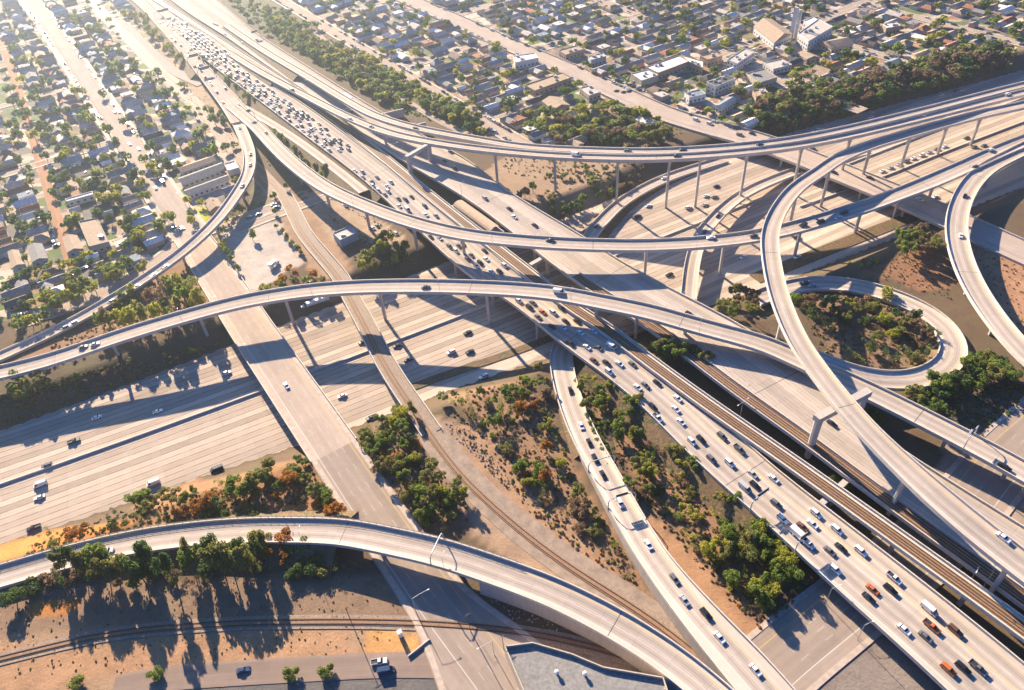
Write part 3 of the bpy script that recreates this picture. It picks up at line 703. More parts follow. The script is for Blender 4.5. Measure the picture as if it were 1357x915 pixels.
# plain ground streets
def gstreet(key, name, mat, dz=0, walk=True, wk=2.6):
    r = ROADS[key]; o = addobj(deck_mesh(r, mat, .5, under=False), name); tagp(o, kind='structure')
    if walk:
        for sgn in (-1, 1):
            h = (lambda i: sgn*((r.hl if sgn < 0 else r.hr)[i])); g = (lambda i: sgn*((r.hl if sgn < 0 else r.hr)[i]+wk))
            a, b_ = (g, h) if sgn < 0 else (h, g)
            o = strip_mesh(r, a, b_, -.5, .13, M['walk']).build('pavement'); tagp(o, kind='structure')
gstreet('SA', 'street', pmR); gstreet('SOs', 'street', pmA, walk=False)
for sgn in (-1, 1):                          # raised footways on the overpass
    for k_ in ('SO', 'SOs'):
        r = ROADS[k_]; o = strip_mesh(r, (lambda i: -r.hl[i]+.45) if sgn < 0 else (lambda i: r.hr[i]-2.6), (lambda i: -r.hl[i]+2.6) if sgn < 0 else (lambda i: r.hr[i]-.45), -.02, .15, M['walk']).build('pavement'); tagp(o, kind='structure')
def local(name, pts, w, mat, walk=True, wk=2.0, key=None):
    k = key or name+str(len(ROADS)); ROADS[k] = Road(pts=pts, w=w); gstreet(k, name, mat, walk=walk, wk=wk); return k
pmW = P12('lane_weathered', 0, 2, base=(.27, .205, .165), wear=.1, seam=.03, edge=False, dash=False)
ang = math.radians(31.7); EV = np.array([math.cos(ang), math.sin(ang)]); NV = np.array([-EV[1], EV[0]])
def en(e_, n_): q = EV*e_+NV*n_; return q
def ENroad(pts, w, z=.2):
    r = Road.__new__(Road); A = resample([(*en(*q), z, w/2) for q in pts], 8); r.c = A[:, :3]; r.hl = A[:, 3].copy(); r.hr = A[:, 3].copy(); r.finish(); return r
def enstreet(pts, w, mat=None, z=.2, walk=True, name='street'):
    k = 'en%d' % len(ROADS); ROADS[k] = ENroad(pts, w, z); gstreet(k, name, mat or pmL, walk=walk, wk=1.8)
pmL = P12('lane_worn', 0, 2, base=(.40, .32, .25), wear=.08, seam=.03, edge=False)
pmD = P12('alley_dirt', 0, 2, base=(.40, .23, .14), wear=.1, seam=.0, edge=False, dash=False)
enstreet([(0, 1300), (-2, 942), (-20, 529), (-22, 470)], 7, pmD, z=.18, name='alley', walk=False)
enstreet([(-110, 1300), (-112, 600), (-114, 440)], 9, z=.2)
enstreet([(281, 1500), (281, 739), (281, 470), (281, 405)], 12, z=.2)
for n_ in (965, 790, 640): enstreet([(-300, n_), (35, n_)], 8, z=.16)
for n_ in (940, 1060): enstreet([(60, n_), (100, n_)], 8, z=.16)
for n_, e1_ in ((610, 378), (800, 378), (1000, 378)): enstreet([(289, n_), (e1_, n_)], 9, z=.16)
for n_ in (440, 560, 700, 860, 1050): enstreet([(402, n_), (1400, n_-20)], 10, z=.17)
for e_ in (530, 680, 840, 1010): enstreet([(e_, 1300), (e_, 566)], 9, z=.21)
for e_ in (500, 600, 700, 830): enstreet([(e_, 432), (e_, 290 if e_ < 650 else 270)], 9, z=.21)
enstreet([(174, 700), (178, 560), (170, 480)], 8, z=.2)
enstreet([(48, 455), (48+60, 455)], 8, z=.14)
ewst = local('street', [(985, 922, .1), (1040, 872, .1), (1100, 824, .1), (1180, 760, .1), (1260, 695, .1), (1330, 610, .1), (1400, 545, .1)], 22, pmA)
local('street', [(150, 912, .1), (210, 900, .1), (300, 893, .1), (400, 887, .1), (520, 881, .1), (590, 882, .1)], 9, pmW, walk=False)
local('street', [(315, 305, .1), (352, 290, .1), (430, 262, .1), (470, 250, .1)], 6, pmL)
local('street', [(20, 428, .12), (80, 408, .12), (150, 382, .12), (215, 345, .12), (238, 322, .12)], 12, pmL)
local('access_road', [(415, 40, .2), (470, 88, .2), (530, 128, .2), (590, 165, .2), (640, 186, .2)], 6, pmL, walk=False)
local('street', [(172, -60, .2), (160, 26, .2), (206, 75, .2), (232, 95, .3), (268, 112, .4)][1:], 11, pmR, walk=False)
local('merge_lane', [(322, 142, 3), (350, 158, 3.5), (385, 180, 4.2), (420, 205, 5), (455, 232, 5.6), (482, 254, 5.9)], 7, pm1, walk=False, key='ML')
M['gravel'] = simple('gravel_bed', (.27, .205, .155), var=.3, scale=.25)
local('gravel_bed', [(566, 566, .06), (576, 581, .06), (612, 628, .06), (650, 665, .06), (700, 708, .06), (760, 752, .06), (830, 796, .06), (880, 830, .06), (930, 870, .06), (1000, 930, .06)], 13, M['gravel'], walk=False, key='GB')
# embankments where decks meet the ground
T = ROADS['T']; uT = T.near_px(560, 320)[0]
skirt('ML', 0, ROADS['ML'].s[-1]); skirt('T', 0, T.near_px(500, 262)[0]); skirt('N', 0, N.near_px(520, 180)[0]); skirt('T', T.near_px(790, 470)[0], T.near_px(1040, 700)[0])
skirt('S1', 0, S1.near_px(500, 205)[0]); K_ = ROADS['K']; skirt('K', 0, K_.near_px(270, 95)[0])
skirt('A1', 0, ROADS['A1'].near_px(400, 98)[0]); skirt('A2', 0, ROADS['A2'].near_px(365, 107)[0])
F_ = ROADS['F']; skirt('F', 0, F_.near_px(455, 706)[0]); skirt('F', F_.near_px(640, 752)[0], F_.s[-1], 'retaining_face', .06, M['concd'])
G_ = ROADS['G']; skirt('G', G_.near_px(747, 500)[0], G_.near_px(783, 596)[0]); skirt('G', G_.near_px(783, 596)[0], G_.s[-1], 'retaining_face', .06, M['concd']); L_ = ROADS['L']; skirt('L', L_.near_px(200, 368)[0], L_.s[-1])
C_ = ROADS['C']; J_ = ROADS['J']; skirt('J', 0, J_.near_px(1225, 503)[0]); skirt('I', 0, ROADS['I'].s[-1])
#SPLIT
# ------------------------------------------------------------------ vehicles
def car_parts(kind, L, Wd, H):
    """returns dict part -> MB, built along +x, wheels on z=0; paint uses the placeholder material"""
    PAINT = 'PAINT'; body = MB(); glass = MB(); wheels = []
    h = H
    if kind == 'sedan': low = [(-.5, .18), (-.5, .60), (-.30, .66), (.20, .66), (.44, .56), (.5, .42), (.5, .18)]; cab = (-.34, .20, -.22, .07); bz = .62
    elif kind == 'suv': low = [(-.5, .2), (-.5, .60), (-.4, .62), (.22, .62), (.45, .56), (.5, .42), (.5, .2)]; cab = (-.48, .24, -.44, .12); bz = .58
    elif kind == 'pickup': low = [(-.5, .24), (-.5, .56), (-.1, .57), (.22, .60), (.46, .55), (.5, .42), (.5, .24)]; cab = (-.10, .24, -.06, .12); bz = .56
    else: low = [(-.5, .16), (-.5, .52), (-.3, .52), (.3, .52), (.47, .42), (.5, .32), (.5, .16)]; cab = (-.495, .40, -.49, .27); bz = .50
    def prof(pts, wy, wy2=None):
        n = len(pts); vs = []
        for sy in (-1, 1):
            for x, z in pts: vs.append((x*L, sy*wy*(1 if z < .5 else .94), z*h))
        fs = [tuple(range(n)), tuple(range(2*n-1, n-1, -1))]
        for i in range(n): j = (i+1) % n; fs.append((i, i+n, j+n, j))
        return vs, fs
    vs, fs = prof(low, Wd/2); body.add(vs, fs, PAINT)
    x0, x1, t0, t1 = [v*L for v in cab]; wl, wt = Wd/2*.92, Wd/2*.74
    if kind == 'van': wt = Wd/2*.84
    gv = [(x0, -wl, bz*h), (x1, -wl, bz*h), (x1, wl, bz*h), (x0, wl, bz*h), (t0, -wt, h*.955), (t1, -wt, h*.955), (t1, wt, h*.955), (t0, wt, h*.955)]
    q = [(0, 1, 5, 4), (1, 2, 6, 5), (2, 3, 7, 6), (3, 0, 4, 7), (4, 5, 6, 7)]
    glass.add(gv, q, M['glass'])
    rv = [(t0-.05, -wt-.02, h*.945), (t1+.05, -wt-.02, h*.945), (t1+.05, wt+.02, h*.945), (t0-.05, wt+.02, h*.945), (t0+.1, -wt*.9, h), (t1-.1, -wt*.9, h), (t1-.1, wt*.9, h), (t0+.1, wt*.9, h)]
    body.add(rv, q+[(3, 2, 1, 0)], PAINT)
    if kind == 'pickup':
        for sy in (-1, 1): body.box((-.29*L, sy*Wd*.44, .62*h), (.40*L, .1, .16*h), PAINT)
        body.box((-.49*L, 0, .62*h), (.08, Wd*.86, .16*h), PAINT)
        body.box((-.29*L, 0, .575*h), (.38*L, Wd*.8, .02), M['darksteel'])
    if kind == 'van':                        # closed load space
        body.box((-.16*L, 0, .745*h), (.62*L, Wd*.93, .46*h), PAINT, taper=.96)
    else:
        for xx in ([-.03*L] if kind != 'pickup' else []):
            for sy in (-1, 1): body.box((xx, sy*(wl+wt)/2*1.005, (bz+.955)/2*h), (.08, .12, (.955-bz)*h*.9), PAINT)
    body.box((.503*L, 0, .30*h), (.03, Wd*.7, .12*h), M['darksteel']); 
    for sy in (-1, 1):
        body.box((.492*L, sy*Wd*.37, .43*h), (.06, .28, .1*h), M['lampw']); body.box((-.498*L, sy*Wd*.38, .48*h), (.04, .26, .1*h), M['tail'])
    r_ = .33 if kind == 'sedan' else .38
    for sx in (-.31, .31):
        for sy in (-1, 1):
            wmb = MB(); n = 12; vs = []
            for yy in (-.11, .11):
                for k in range(n): vs.append((sx*L+r_*math.cos(2*math.pi*k/n), sy*(Wd/2-.1)+yy, r_+r_*math.sin(2*math.pi*k/n)))
            fs = [(k, (k+1) % n, (k+1) % n+n, k+n) for k in range(n)]+[tuple(range(n-1, -1, -1)), tuple(range(n, 2*n))]
            wmb.add(vs, fs, M['tyre']); wmb.box((sx*L, sy*(Wd/2+.005), r_), (.32, .03, .32), M['steel'], rz=0); wheels.append(wmb)
    return body, glass, wheels
M['tail'] = simple('tail_lamp', (.35, .02, .015), rough=.3, var=0)
DIM = {'sedan': (4.75, 1.85, 1.45), 'suv': (4.9, 1.98, 1.78), 'pickup': (5.7, 2.02, 1.85), 'van': (5.8, 2.1, 2.3)}
CP = {}
for k, d in DIM.items():
    b_, g_, w_ = car_parts(k, *d); full = MB(); I4 = Matrix.Identity(4)
    full.merge(b_, I4); full.merge(g_, I4)
    for x in w_: full.merge(x, I4)
    CP[k] = dict(b=b_, g=g_, w=w_, full=full, me={})
def cmesh(kind, part, color):
    key = (part, color)
    if key not in CP[kind]['me']:
        src = CP[kind]['b'] if part == 'body' else CP[kind]['full']
        mb = MB(); mb.merge(src, Matrix.Identity(4), {'PAINT': M['car_'+color]}); CP[kind]['me'][key] = mb.mesh(kind+'_'+part)
    return CP[kind]['me'][key]
for k in CP:
    CP[k]['gm'] = CP[k]['g'].mesh('windows'); CP[k]['wm'] = [x.mesh('wheel') for x in CP[k]['w']]
CARS = []      # dict(kind, color, pos, rz, road)
ALLC = ['white']*7+['silver']*5+['grey']*5+['black']*6+['dark blue']*2+['red', 'brown', 'tan']
ALLK = ['sedan']*6+['suv']*5+['pickup', 'van']
def put_px(tile, lst, key, rev=False, phrase=None):
    r = ROADS[key]
    for it in lst:
        x, y = TO[tile][0]+it[0]/K, TO[tile][1]+it[1]/K
        u, off = r.near_px(x, y); 
        if u < 2 or u > r.s[-1]-2: continue
        off = max(-r.hl[0]*4, min(60, off)); p, t = r.at(u, off)
        k_ = int(np.argmin(abs(r.s-u))); lim = r.hr[k_]-1.6; liml = -r.hl[k_]+1.6
        if off > lim or off < liml: p, t = r.at(u, max(liml, min(lim, off)))
        col = it[2] if len(it) > 2 else random.choice(ALLC); kd = it[3] if len(it) > 3 else random.choice(['sedan', 'sedan', 'suv'])
        rz = math.atan2(t[1], t[0])+(math.pi if rev else 0)
        CARS.append(dict(kind=kd, color=col, pos=p+[0, 0, .01], rz=rz+random.uniform(-.02, .02), road=phrase or key))
W_, B_, G_c, S_ = 'white', 'black', 'grey', 'silver'
# cars on the congested deck come towards the camera
put_px('y8', [(115, 40, W_, 'suv'), (218, 80, 'brown'), (270, 65, W_), (288, 12, W_), (395, 95, W_, 'suv'), (250, 168, W_), (358, 205, G_c), (415, 188, B_), (517, 205, W_), (385, 298, W_), (688, 343, W_, 'pickup'), (668, 402, B_), (578, 402, 'orange'), (558, 445, B_), (868, 505, W_, 'van'), (880, 592, 'orange', 'pickup'), (1000, 612, 'brown', 'suv'), (740, 607, W_), (850, 645, G_c), (965, 812, 'orange'), (1040, 805, B_, 'suv'), (1118, 805, 'grey', 'pickup')], 'T')
put_px('y3', [(295, 18, B_), (380, 36, W_), (440, 40, G_c), (505, 32, W_, 'van'), (415, 105, 'brown'), (480, 117, B_), (547, 122, W_), (613, 124, G_c), (493, 162, W_, 'suv'), (740, 220, B_), (680, 232, G_c), (640, 243, W_), (845, 300, W_), (718, 345, B_, 'suv'), (760, 340, 'red'), (836, 355, W_), (732, 405, W_, 'pickup'), (862, 420, W_), (965, 512, B_), (918, 522, W_), (1072, 494, G_c, 'suv'), (1162, 562, G_c, 'pickup'), (1018, 612, G_c), (1112, 632, W_, 'suv'), (1230, 688, S_), (1338, 712, W_), (1190, 760, S_, 'van'), (1242, 748, B_), (1350, 842, G_c)], 'T')
put_px('z7', [(30, 675, W_), (85, 708, B_), (102, 685, G_c), (138, 680, W_), (152, 732, 'orange'), (207, 735, W_), (250, 712, B_, 'suv'), (128, 757, G_c), (200, 808, B_), (258, 812, W_), (270, 780, B_), (330, 780, B_), (345, 840, W_), (415, 832, W_), (285, 880, B_), (370, 905, W_), (500, 900, W_, 'van')], 'T')
put_px('z6', [(505, 5, W_), (545, 12, S_), (545, 40, G_c), (620, 40, G_c), (595, 62, B_), (578, 92, W_), (590, 122, S_), (612, 85, 'dark blue'), (632, 108, B_), (692, 65, W_), (672, 85, W_), (678, 112, W_), (660, 128, G_c), (730, 150, B_), (767, 155, 'dark blue'), (797, 140, B_), (735, 187, W_), (775, 205, W_, 'van'), (865, 187, G_c), (872, 232, W_), (922, 237, S_), (895, 345, B_), (942, 352, W_), (992, 395, G_c), (1025, 417, W_), (1040, 392, 'brown'), (1062, 382, 'brown'), (1172, 417, B_), (1085, 460, 'dark blue'), (1105, 440, G_c), (1180, 460, W_), (1150, 480, B_), (1130, 496, W_), (1210, 526, W_), (1250, 526, G_c), (1275, 494, W_), (1345, 670, W_)], 'T')
# dense queue beyond
rng = random.Random(5); Tq = ROADS['T']
u_end = Tq.near_px(462, 205)[0]; u0 = Tq.near_px(214, 30)[0]
for lane in range(7):
    u = u0+rng.uniform(0, 8)
    while u < u_end-4:
        k_ = int(np.argmin(abs(Tq.s-u))); hw = Tq.hl[k_]; lw = min(3.7, (2*hw-7)/6)
        off = hw-2.4-lane*lw
        if off > -hw+5.2 or (lane == 6 and u < u0+160 and rng.random() < .5):
            p, t = Tq.at(u, off); CARS.append(dict(kind=rng.choice(ALLK), color=rng.choice(ALLC+['black', 'grey', 'grey', 'black', 'dark blue', 'black']), pos=p+[0, 0, .01], rz=math.atan2(t[1], t[0])+rng.uniform(-.02, .02), road='Tq'))
        u += rng.uniform(8.5, 15.5)
put_px('z2', [(35, 285, B_), (20, 270, G_c), (180, 350, G_c), (170, 380, B_), (220, 378, B_), (350, 475, B_), (450, 525, G_c), (490, 575, B_), (590, 600, G_c), (1155, 720+0, B_)], 'N')
put_px('z1', [(1100, 125, G_c), (1115, 130, B_), (1195, 160), (1145, 185), (1245, 225), (1320, 210), (1315, 225)], 'N')
put_px('z2', [(865, 770, B_), (965, 830, B_), (1018, 870, B_)], 'N'); put_px('z6', [(1175, 148, S_), (1300, 202, B_), (1325, 243, W_)], 'N')
put_px('z7', [(8, 240, W_), (112, 287, B_), (905, 745, B_)], 'N')
put_px('y4', [(370, 430, B_)], 'N')
put_px('z1', [(820, 120, S_), (880, 195), (900, 215, B_), (930, 238), (965, 270), (968, 292), (1020, 350), (1035, 368), (1055, 400), (1082, 430, B_), (1088, 440, B_), (1115, 478, S_), (1160, 460, B_), (1147, 530, B_), (1230, 540, G_c)], 'K')
put_px('z1', [(1196, 600, B_), (1232, 660, G_c), (1288, 795, G_c), (1286, 850, B_)], 'L'); put_px('z5', [(1245, 82, 'dark blue'), (850, 500, B_), (790, 542, W_), (703, 600, W_), (575, 680, B_), (335, 815, G_c), (380, 790, W_)], 'L')
put_px('z2', [(180, 470, G_c, 'van'), (480, 620, 'silver'), (590, 655, 'silver')], 'A2'); put_px('z2', [(800, 680, B_)], 'A1')
put_px('z3', [(325, 792, W_, 'van'), (842, 803, B_)], 'A2'); put_px('z3', [(590, 783, G_c), (874, 780, B_), (1288, 772, B_)], 'A1'); put_px('z4', [(1225, 472, W_)], 'A2')
put_px('z2', [(50, 685, B_)], 'B'); put_px('z7', [(190, 362, B_), (1015, 350, W_), (1235, 342, B_)], 'B', True); put_px('z8', [(432, 220, B_), (402, 250, W_), (310, 270, B_), (222, 285, B_)], 'B', True)
put_px('z4', [(1185, 775, W_), (1160, 885, B_)], 'B'); put_px('z8', [(1052, 135, B_), (1030, 340, W_)], 'EE')
put_px('z6', [(870, 604, B_)], 'C'); put_px('z7', [(235, 628, W_, 'van')], 'C'); put_px('y4', [(1255, 655, B_, 'suv')], 'C'); put_px('y1', [(430, 35, G_c), (490, 20, S_)], 'C')
put_px('y8', [(1270, 120, W_)], 'D')
put_px('z7', [(1055, 237, B_), (985, 320, 'dark blue')], 'H'); put_px('z7', [(430, 290, B_), (775, 42, W_)], 'I')
put_px('z8', [(225, 585, B_), (270, 597, S_), (690, 650, W_)], 'J', True)
put_px('y3', [(295, 260, B_), (350, 442, W_), (392, 528, B_), (422, 612, B_), (463, 692, B_), (550, 838, W_)], 'G'); put_px('y7', [(695, 172, W_), (830, 348, G_c), (880, 457, S_), (990, 528, B_, 'suv'), (1060, 648, W_), (1245, 815, W_)], 'G')
put_px('y5', [(555, 203, W_)], 'F')
put_px('y2', [(155, 235, W_)], 'SO'); put_px('z5', [(935, 300, W_), (800, 95, G_c), (840, 68, S_, 'van')], 'SA'); put_px('z1', [(668, 745, B_), (590, 580, B_), (520, 610), (715, 770, G_c), (505, 600)], 'SA')
put_px('z3', [(1165, 697, 'tan', 'pickup'), (1228, 690, B_), (1150, 658, G_c), (1330, 722, B_), (1010, 640), (1040, 625), (940, 620, W_, 'suv'), (1080, 605)], 'SO2'); put_px('z4', [(380, 890, B_), (60, 720, G_c)], 'SO2'); put_px('z8', [(565, 42, B_), (820, 155, W_)], 'SO2')
put_px('y6', [(468, 825, 'dark blue')], 'SOs'); CARS.pop()
put_px('y1', [(382, 520, B_, 'pickup'), (812, 365, W_), (500, 397, W_), (1165, 170, W_)], 'EW'); put_px('y1', [(210, 742, W_, 'van'), (205, 808, W_), (243, 645, G_c)], 'EW', True)
put_px('y1', [(1118, 672, B_, 'van'), (790, 735, W_, 'van')], 'EW', True); put_px('y5', [(177, 85, B_, 'pickup')], 'EW', True)
put_px('y2', [(440, 287, W_), (1000, 62, W_), (1096, 60, B_), (780, 102, B_), (722, 28, B_), (1210, 243, W_), (157, 430, G_c), (545, 10, B_), (610, 432, G_c, 'pickup')], 'EW', True)
put_px('z6', [(1085, 838, B_)], 'EW', True); put_px('z7', [(695, 185, W_), (640, 240, B_), (990, 135, W_), (1045, 85, B_), (1035, 140, G_c), (900, 195, W_), (985, 180)], 'EW'); put_px('z7', [(802, 540, B_), (1182, 450, W_)], 'EW', True)
put_px('z4', [(365, 668, B_), (270, 770, G_c), (570, 605, W_), (1010, 470, G_c), (930, 492, W_), (60, 720), (300, 672, W_)], 'EW')
put_px('z8', [(190, 348, B_), (250, 487, W_)], 'EW', True)
put_px('z4', [(1100, 760, G_c), (1150, 752, G_c)], 'EW', True)
put_px('z8', [(410, 110, B_), (1135, 290, W_, 'pickup'), (1200, 312, W_), (1272, 322, W_)], 'EW', True)
# row of waiting cars right of the street bridge
rq = Road(pts=[(x, y, -6.95) for x, y in [(1120, 247), (1169, 228), (1210, 211), (1262, 191), (1300, 177), (1340, 162)]], w=4); ROADS['queue'] = rq
ua, ub_ = rq.near_px(1169, 228)[0], rq.near_px(1285, 183)[0]; u = ua; k_ = 0
while u < ub_:
    if abs(u-(ua+ub_)/2-30) > 8:
        p, t = rq.at(u); CARS.append(dict(kind=rng.choice(['sedan', 'suv', 'sedan']), color=rng.choice(ALLC[:20]), pos=p+[0, 0, .01], rz=math.atan2(t[1], t[0])+math.pi, road='queue'))
    u += rng.uniform(6.6, 8.2)
ROADS.pop('queue')
# parked cars: yard beside the rail line, kerbs of the town streets
def park(px, py, col, rz, kd='sedan', road='yard', z=.0):
    p = P(px, py, .05); p[2] = th(p[0], p[1])+.02 if not z else z; CARS.append(dict(kind=kd, color=col, pos=p, rz=rz, road=road))
for i, (x, y) in enumerate([(457, 238), (463, 240), (469, 243), (475, 244), (470, 235), (477, 238), (483, 240), (474, 231), (481, 233), (487, 235), (480, 248), (490, 250), (457, 273), (500, 300), (494, 303), (525, 310)]): park(x, y, ['white', 'black', 'white', 'silver'][i % 4], math.radians(31.7+90))
rowp = [(110, -12, 'alley'), (0, 0, '')]
def kerb(key, side, u0, u1, p_=.5, phr='kerb', inset=1.3):
    r = ROADS[key]; u = u0
    while u < min(u1, r.s[-1]-3):
        k_ = int(np.argmin(abs(r.s-u)))
        if rng.random() < p_:
            off = (r.hr[k_]-inset)*side; p, t = r.at(u, off); CARS.append(dict(kind=rng.choice(['sedan', 'suv', 'sedan', 'pickup']), color=rng.choice(ALLC), pos=p+[0, 0, .01], rz=math.atan2(t[1], t[0]), road=phr))
        u += 6.4
kerb('SA', 1, 100, 720, .28, 'SA kerb'); kerb('SA', -1, 60, 700, .2, 'SA kerb')
ens = [k for k in ROADS if k.startswith('en')]
kerb(ens[2], -1, 700, 1080, .55, 'front kerb'); kerb(ens[2], 1, 600, 1080, .5, 'front kerb'); kerb('SO2', 1, 60, 460, .4, 'SO2 kerb', 1.6); kerb('SO2', -1, 60, 460, .3, 'SO2 kerb', 1.6)
for k_ in ens[8:]: kerb(k_, 1, 5, 900, .3, 'far kerb'); kerb(k_, -1, 5, 900, .25, 'far kerb')
rr = random.Random(11)
for _ in range(120):   # car parks of the shops
    for cx_, cy_, sx_, sy_ in ((845, 116, 30, 7), (905, 108, 22, 8), (925, 145, 25, 8), (700, 170, 14, 6), (1020, 70, 30, 8), (1100, 112, 60, 9)):
        if rr.random() < .15:
            park(cx_+rr.uniform(-sx_, sx_), cy_+rr.uniform(-sy_, sy_), rr.choice(ALLC), math.radians(31.7+90*rr.randrange(2)), road='shop car park')
for x, y, c in [(57, 318, W_), (68, 322, B_), (75, 326, G_c), (46, 375, W_), (75, 371, S_), (95, 366, W_), (112, 356, W_), (120, 350, S_), (35, 383, W_), (28, 340, W_), (190, 333, B_), (230, 303, B_), (241, 305, W_), (26, 418, S_)]: park(x, y, c, math.radians(31.7), road='house yards')
park(323, 889, 'dark blue', math.radians(10), road='bottom road'); park(503, 878, W_, math.radians(5), 'pickup', 'bottom road'); park(512, 890, 'dark blue', math.radians(5), 'van', 'bottom road')
PHR = {'T': 'the crowded freeway deck', 'Tq': 'the distant queue on the crowded deck', 'N': 'the wide quiet deck', 'K': 'the top left exit ramp', 'L': 'the narrow ramp beside the houses', 'A1': 'the upper twin flyover', 'A2': 'the lower twin flyover', 'B': 'the long sagging flyover', 'C': 'the arched flyover', 'D': 'the highest flyover', 'EE': 'the hooked flyover at right', 'H': 'the low curling ramp', 'I': 'the shaded slip road', 'J': 'the loop ramp', 'G': 'the ramp between the bushes', 'F': 'the broad bottom left ramp', 'SO': 'the broad street bridge', 'SA': 'the long left street', 'SO2': 'the upper right street bridge', 'EW': 'the sunken freeway', 'queue': 'the waiting row by the barrier', 'yard': 'the yard by the small pale building', 'SA kerb': 'the kerb of the long left street', 'front kerb': 'the kerb above the wooded slope', 'SO2 kerb': 'the kerb of the upper right street', 'far kerb': 'a kerb in the top right town', 'shop car park': 'the shop car parks', 'house yards': 'the yards by the left houses', 'bottom road': 'the road at the bottom edge', 'SOs': 'the street'}
KN = {'sedan': 'sedan', 'suv': 'SUV', 'pickup': 'pickup truck', 'van': 'van'}
# drop overlaps, keep what the picture can show
keep = []
for c in CARS:
    x, y = PJ(c['pos'])
    if not (-30 < x < 1390 and -10 < y < 945): continue
    if any(abs(c['pos'][0]-k['pos'][0])+abs(c['pos'][1]-k['pos'][1]) < 4.2 and abs(c['pos'][2]-k['pos'][2]) < 3 for k in keep[-400:]): continue
    if c['road'] in ('shop car park', 'far kerb', 'house yards') and False: continue
    c['px'] = (x, y); c['d'] = float(np.linalg.norm(c['pos']-[0, 0, HC])); keep.append(c)
CARS = sorted(keep, key=lambda c: c['d'])
print('cars', len(CARS))
cnt = {}
far = MB()
for i, c in enumerate(CARS):
    if i >= 300:
        far.merge(CP[c['kind']]['full'], Matrix.Translation(c['pos'])@Matrix.Rotation(c['rz'], 4, 'Z'), {'PAINT': M['car_'+c['color']]}); continue
    k = (c['road'], c['color'], KN[c['kind']]); cnt[k] = cnt.get(k, 0)+1
    tot = sum(1 for q in CARS[:300] if (q['road'], q['color'], KN[q['kind']]) == k)
    lab = '%s %s on %s' % (c['color'], KN[c['kind']], PHR[c['road']])
    if tot > 1: lab = '%s such %s from the camera, %s' % (ordn(cnt[k]), '', lab) if False else '%s, %s nearest such' % (lab, ordn(cnt[k]))
    nm = {'pickup': 'pickup_truck', 'van': 'van'}.get(c['kind'], 'car'); cat = {'pickup': 'pickup truck', 'van': 'van'}.get(c['kind'], 'car')
    if c['d'] < 430:
        o = empty(nm, tuple(c['pos']), c['rz']); b_ = bpy.data.objects.new('body', cmesh(c['kind'], 'body', c['color'])); COL.objects.link(b_); b_.parent = o
        g_ = bpy.data.objects.new('windows', CP[c['kind']]['gm']); COL.objects.link(g_); g_.parent = o
        for wm in CP[c['kind']]['wm']:
            w_ = bpy.data.objects.new('wheel', wm); COL.objects.link(w_); w_.parent = o
    else:
        o = bpy.data.objects.new(nm, cmesh(c['kind'], 'full', c['color'])); COL.objects.link(o); o.location = tuple(c['pos']); o.rotation_euler = (0, 0, c['rz'])
    tagp(o, lab, cat, 'vehicles on the freeways, ramps and streets')
if far.v: o = far.build('distant_cars'); tagp(o, kind='stuff')
# trucks
def semi(px, py, key, col, trailer, label, rev=False, z=None, L=13.5):
    r = ROADS[key]; u, off = r.near_px(px, py); p, t = r.at(u, off); rz = math.atan2(t[1], t[0])+(math.pi if rev else 0)
    o = empty('semi_truck', tuple(p), rz); tagp(o, label, 'truck')
    m1 = MB(); m1.box((0, 0, 2.55), (L, 2.5, 2.7), M[trailer]); m1.box((0, 0, 1.1), (L*.95, 1.0, .25), M['darksteel']); m1.build('trailer', o)
    m2 = MB(); m2.box((L/2+2.0, 0, 1.9), (2.2, 2.3, 2.3), M[col], taper=.92); m2.box((L/2+3.7, 0, 1.35), (1.5, 1.9, 1.2), M[col], taper=.9); m2.box((L/2+2.9, 0, .7), (4.2, 1.0, .4), M['darksteel']); m2.build('cab', o)
    m3 = MB(); m3.box((L/2+3.02, 0, 2.35), (.3, 1.9, .8), M['glass']); m3.build('windscreen', o)
    for x in (-L*.42, -L*.33, L*.36, L*.45, L/2+3.9):
        for sy in (-1, 1):
            w_ = MB(); w_.tube([(x, sy*1.25-.15, .5), (x, sy*1.25+.15, .5)], [.5, .5], 12, M['tyre']); w_.build('wheel', o)
semi(422, 404, 'EW', 'car_white', 'lampw', 'white articulated lorry passing under the arched flyover by the rail bridge', rev=True)
semi(462, 133, 'N', 'car_white', 'lampw', 'white articulated lorry on the wide deck just before the twin flyovers')
def boxtruck(px, py, key, col, label, off_rz=0, z=None):
    if key: r = ROADS[key]; u, off = r.near_px(px, py); p, t = r.at(u, off); rz = math.atan2(t[1], t[0])
    else: p = P(px, py, .1); rz = off_rz
    o = empty('box_truck', tuple(p), rz); tagp(o, label, 'truck')
    m1 = MB(); m1.box((-1.2, 0, 2.1), (5.2, 2.3, 2.3), M[col]); m1.build('cargo_box', o)
    m2 = MB(); m2.box((2.5, 0, 1.35), (1.9, 2.1, 1.5), M[col], taper=.85); m2.box((0, 0, .7), (7, 1, .3), M['darksteel']); m2.build('cab', o)
    m3 = MB(); m3.box((2.7, 0, 1.8), (1.3, 2.0, .6), M['glass'], taper=.8); m3.build('windows', o)
    for x in (-2.6, 2.5):
        for sy in (-1, 1):
            w_ = MB(); w_.tube([(x, sy*1.05-.13, .45), (x, sy*1.05+.13, .45)], [.45, .45], 12, M['tyre']); w_.build('wheel', o)
boxtruck(1058, 712, 'T', 'car_white', 'white box truck beside the sign gantry on the crowded freeway deck')
boxtruck(402, 102, 'N', 'car_white', 'small white box truck on the wide freeway deck near the top')
boxtruck(364, 352, None, 'car_white', 'white box truck parked on the concrete lot by the rail line', math.radians(60))
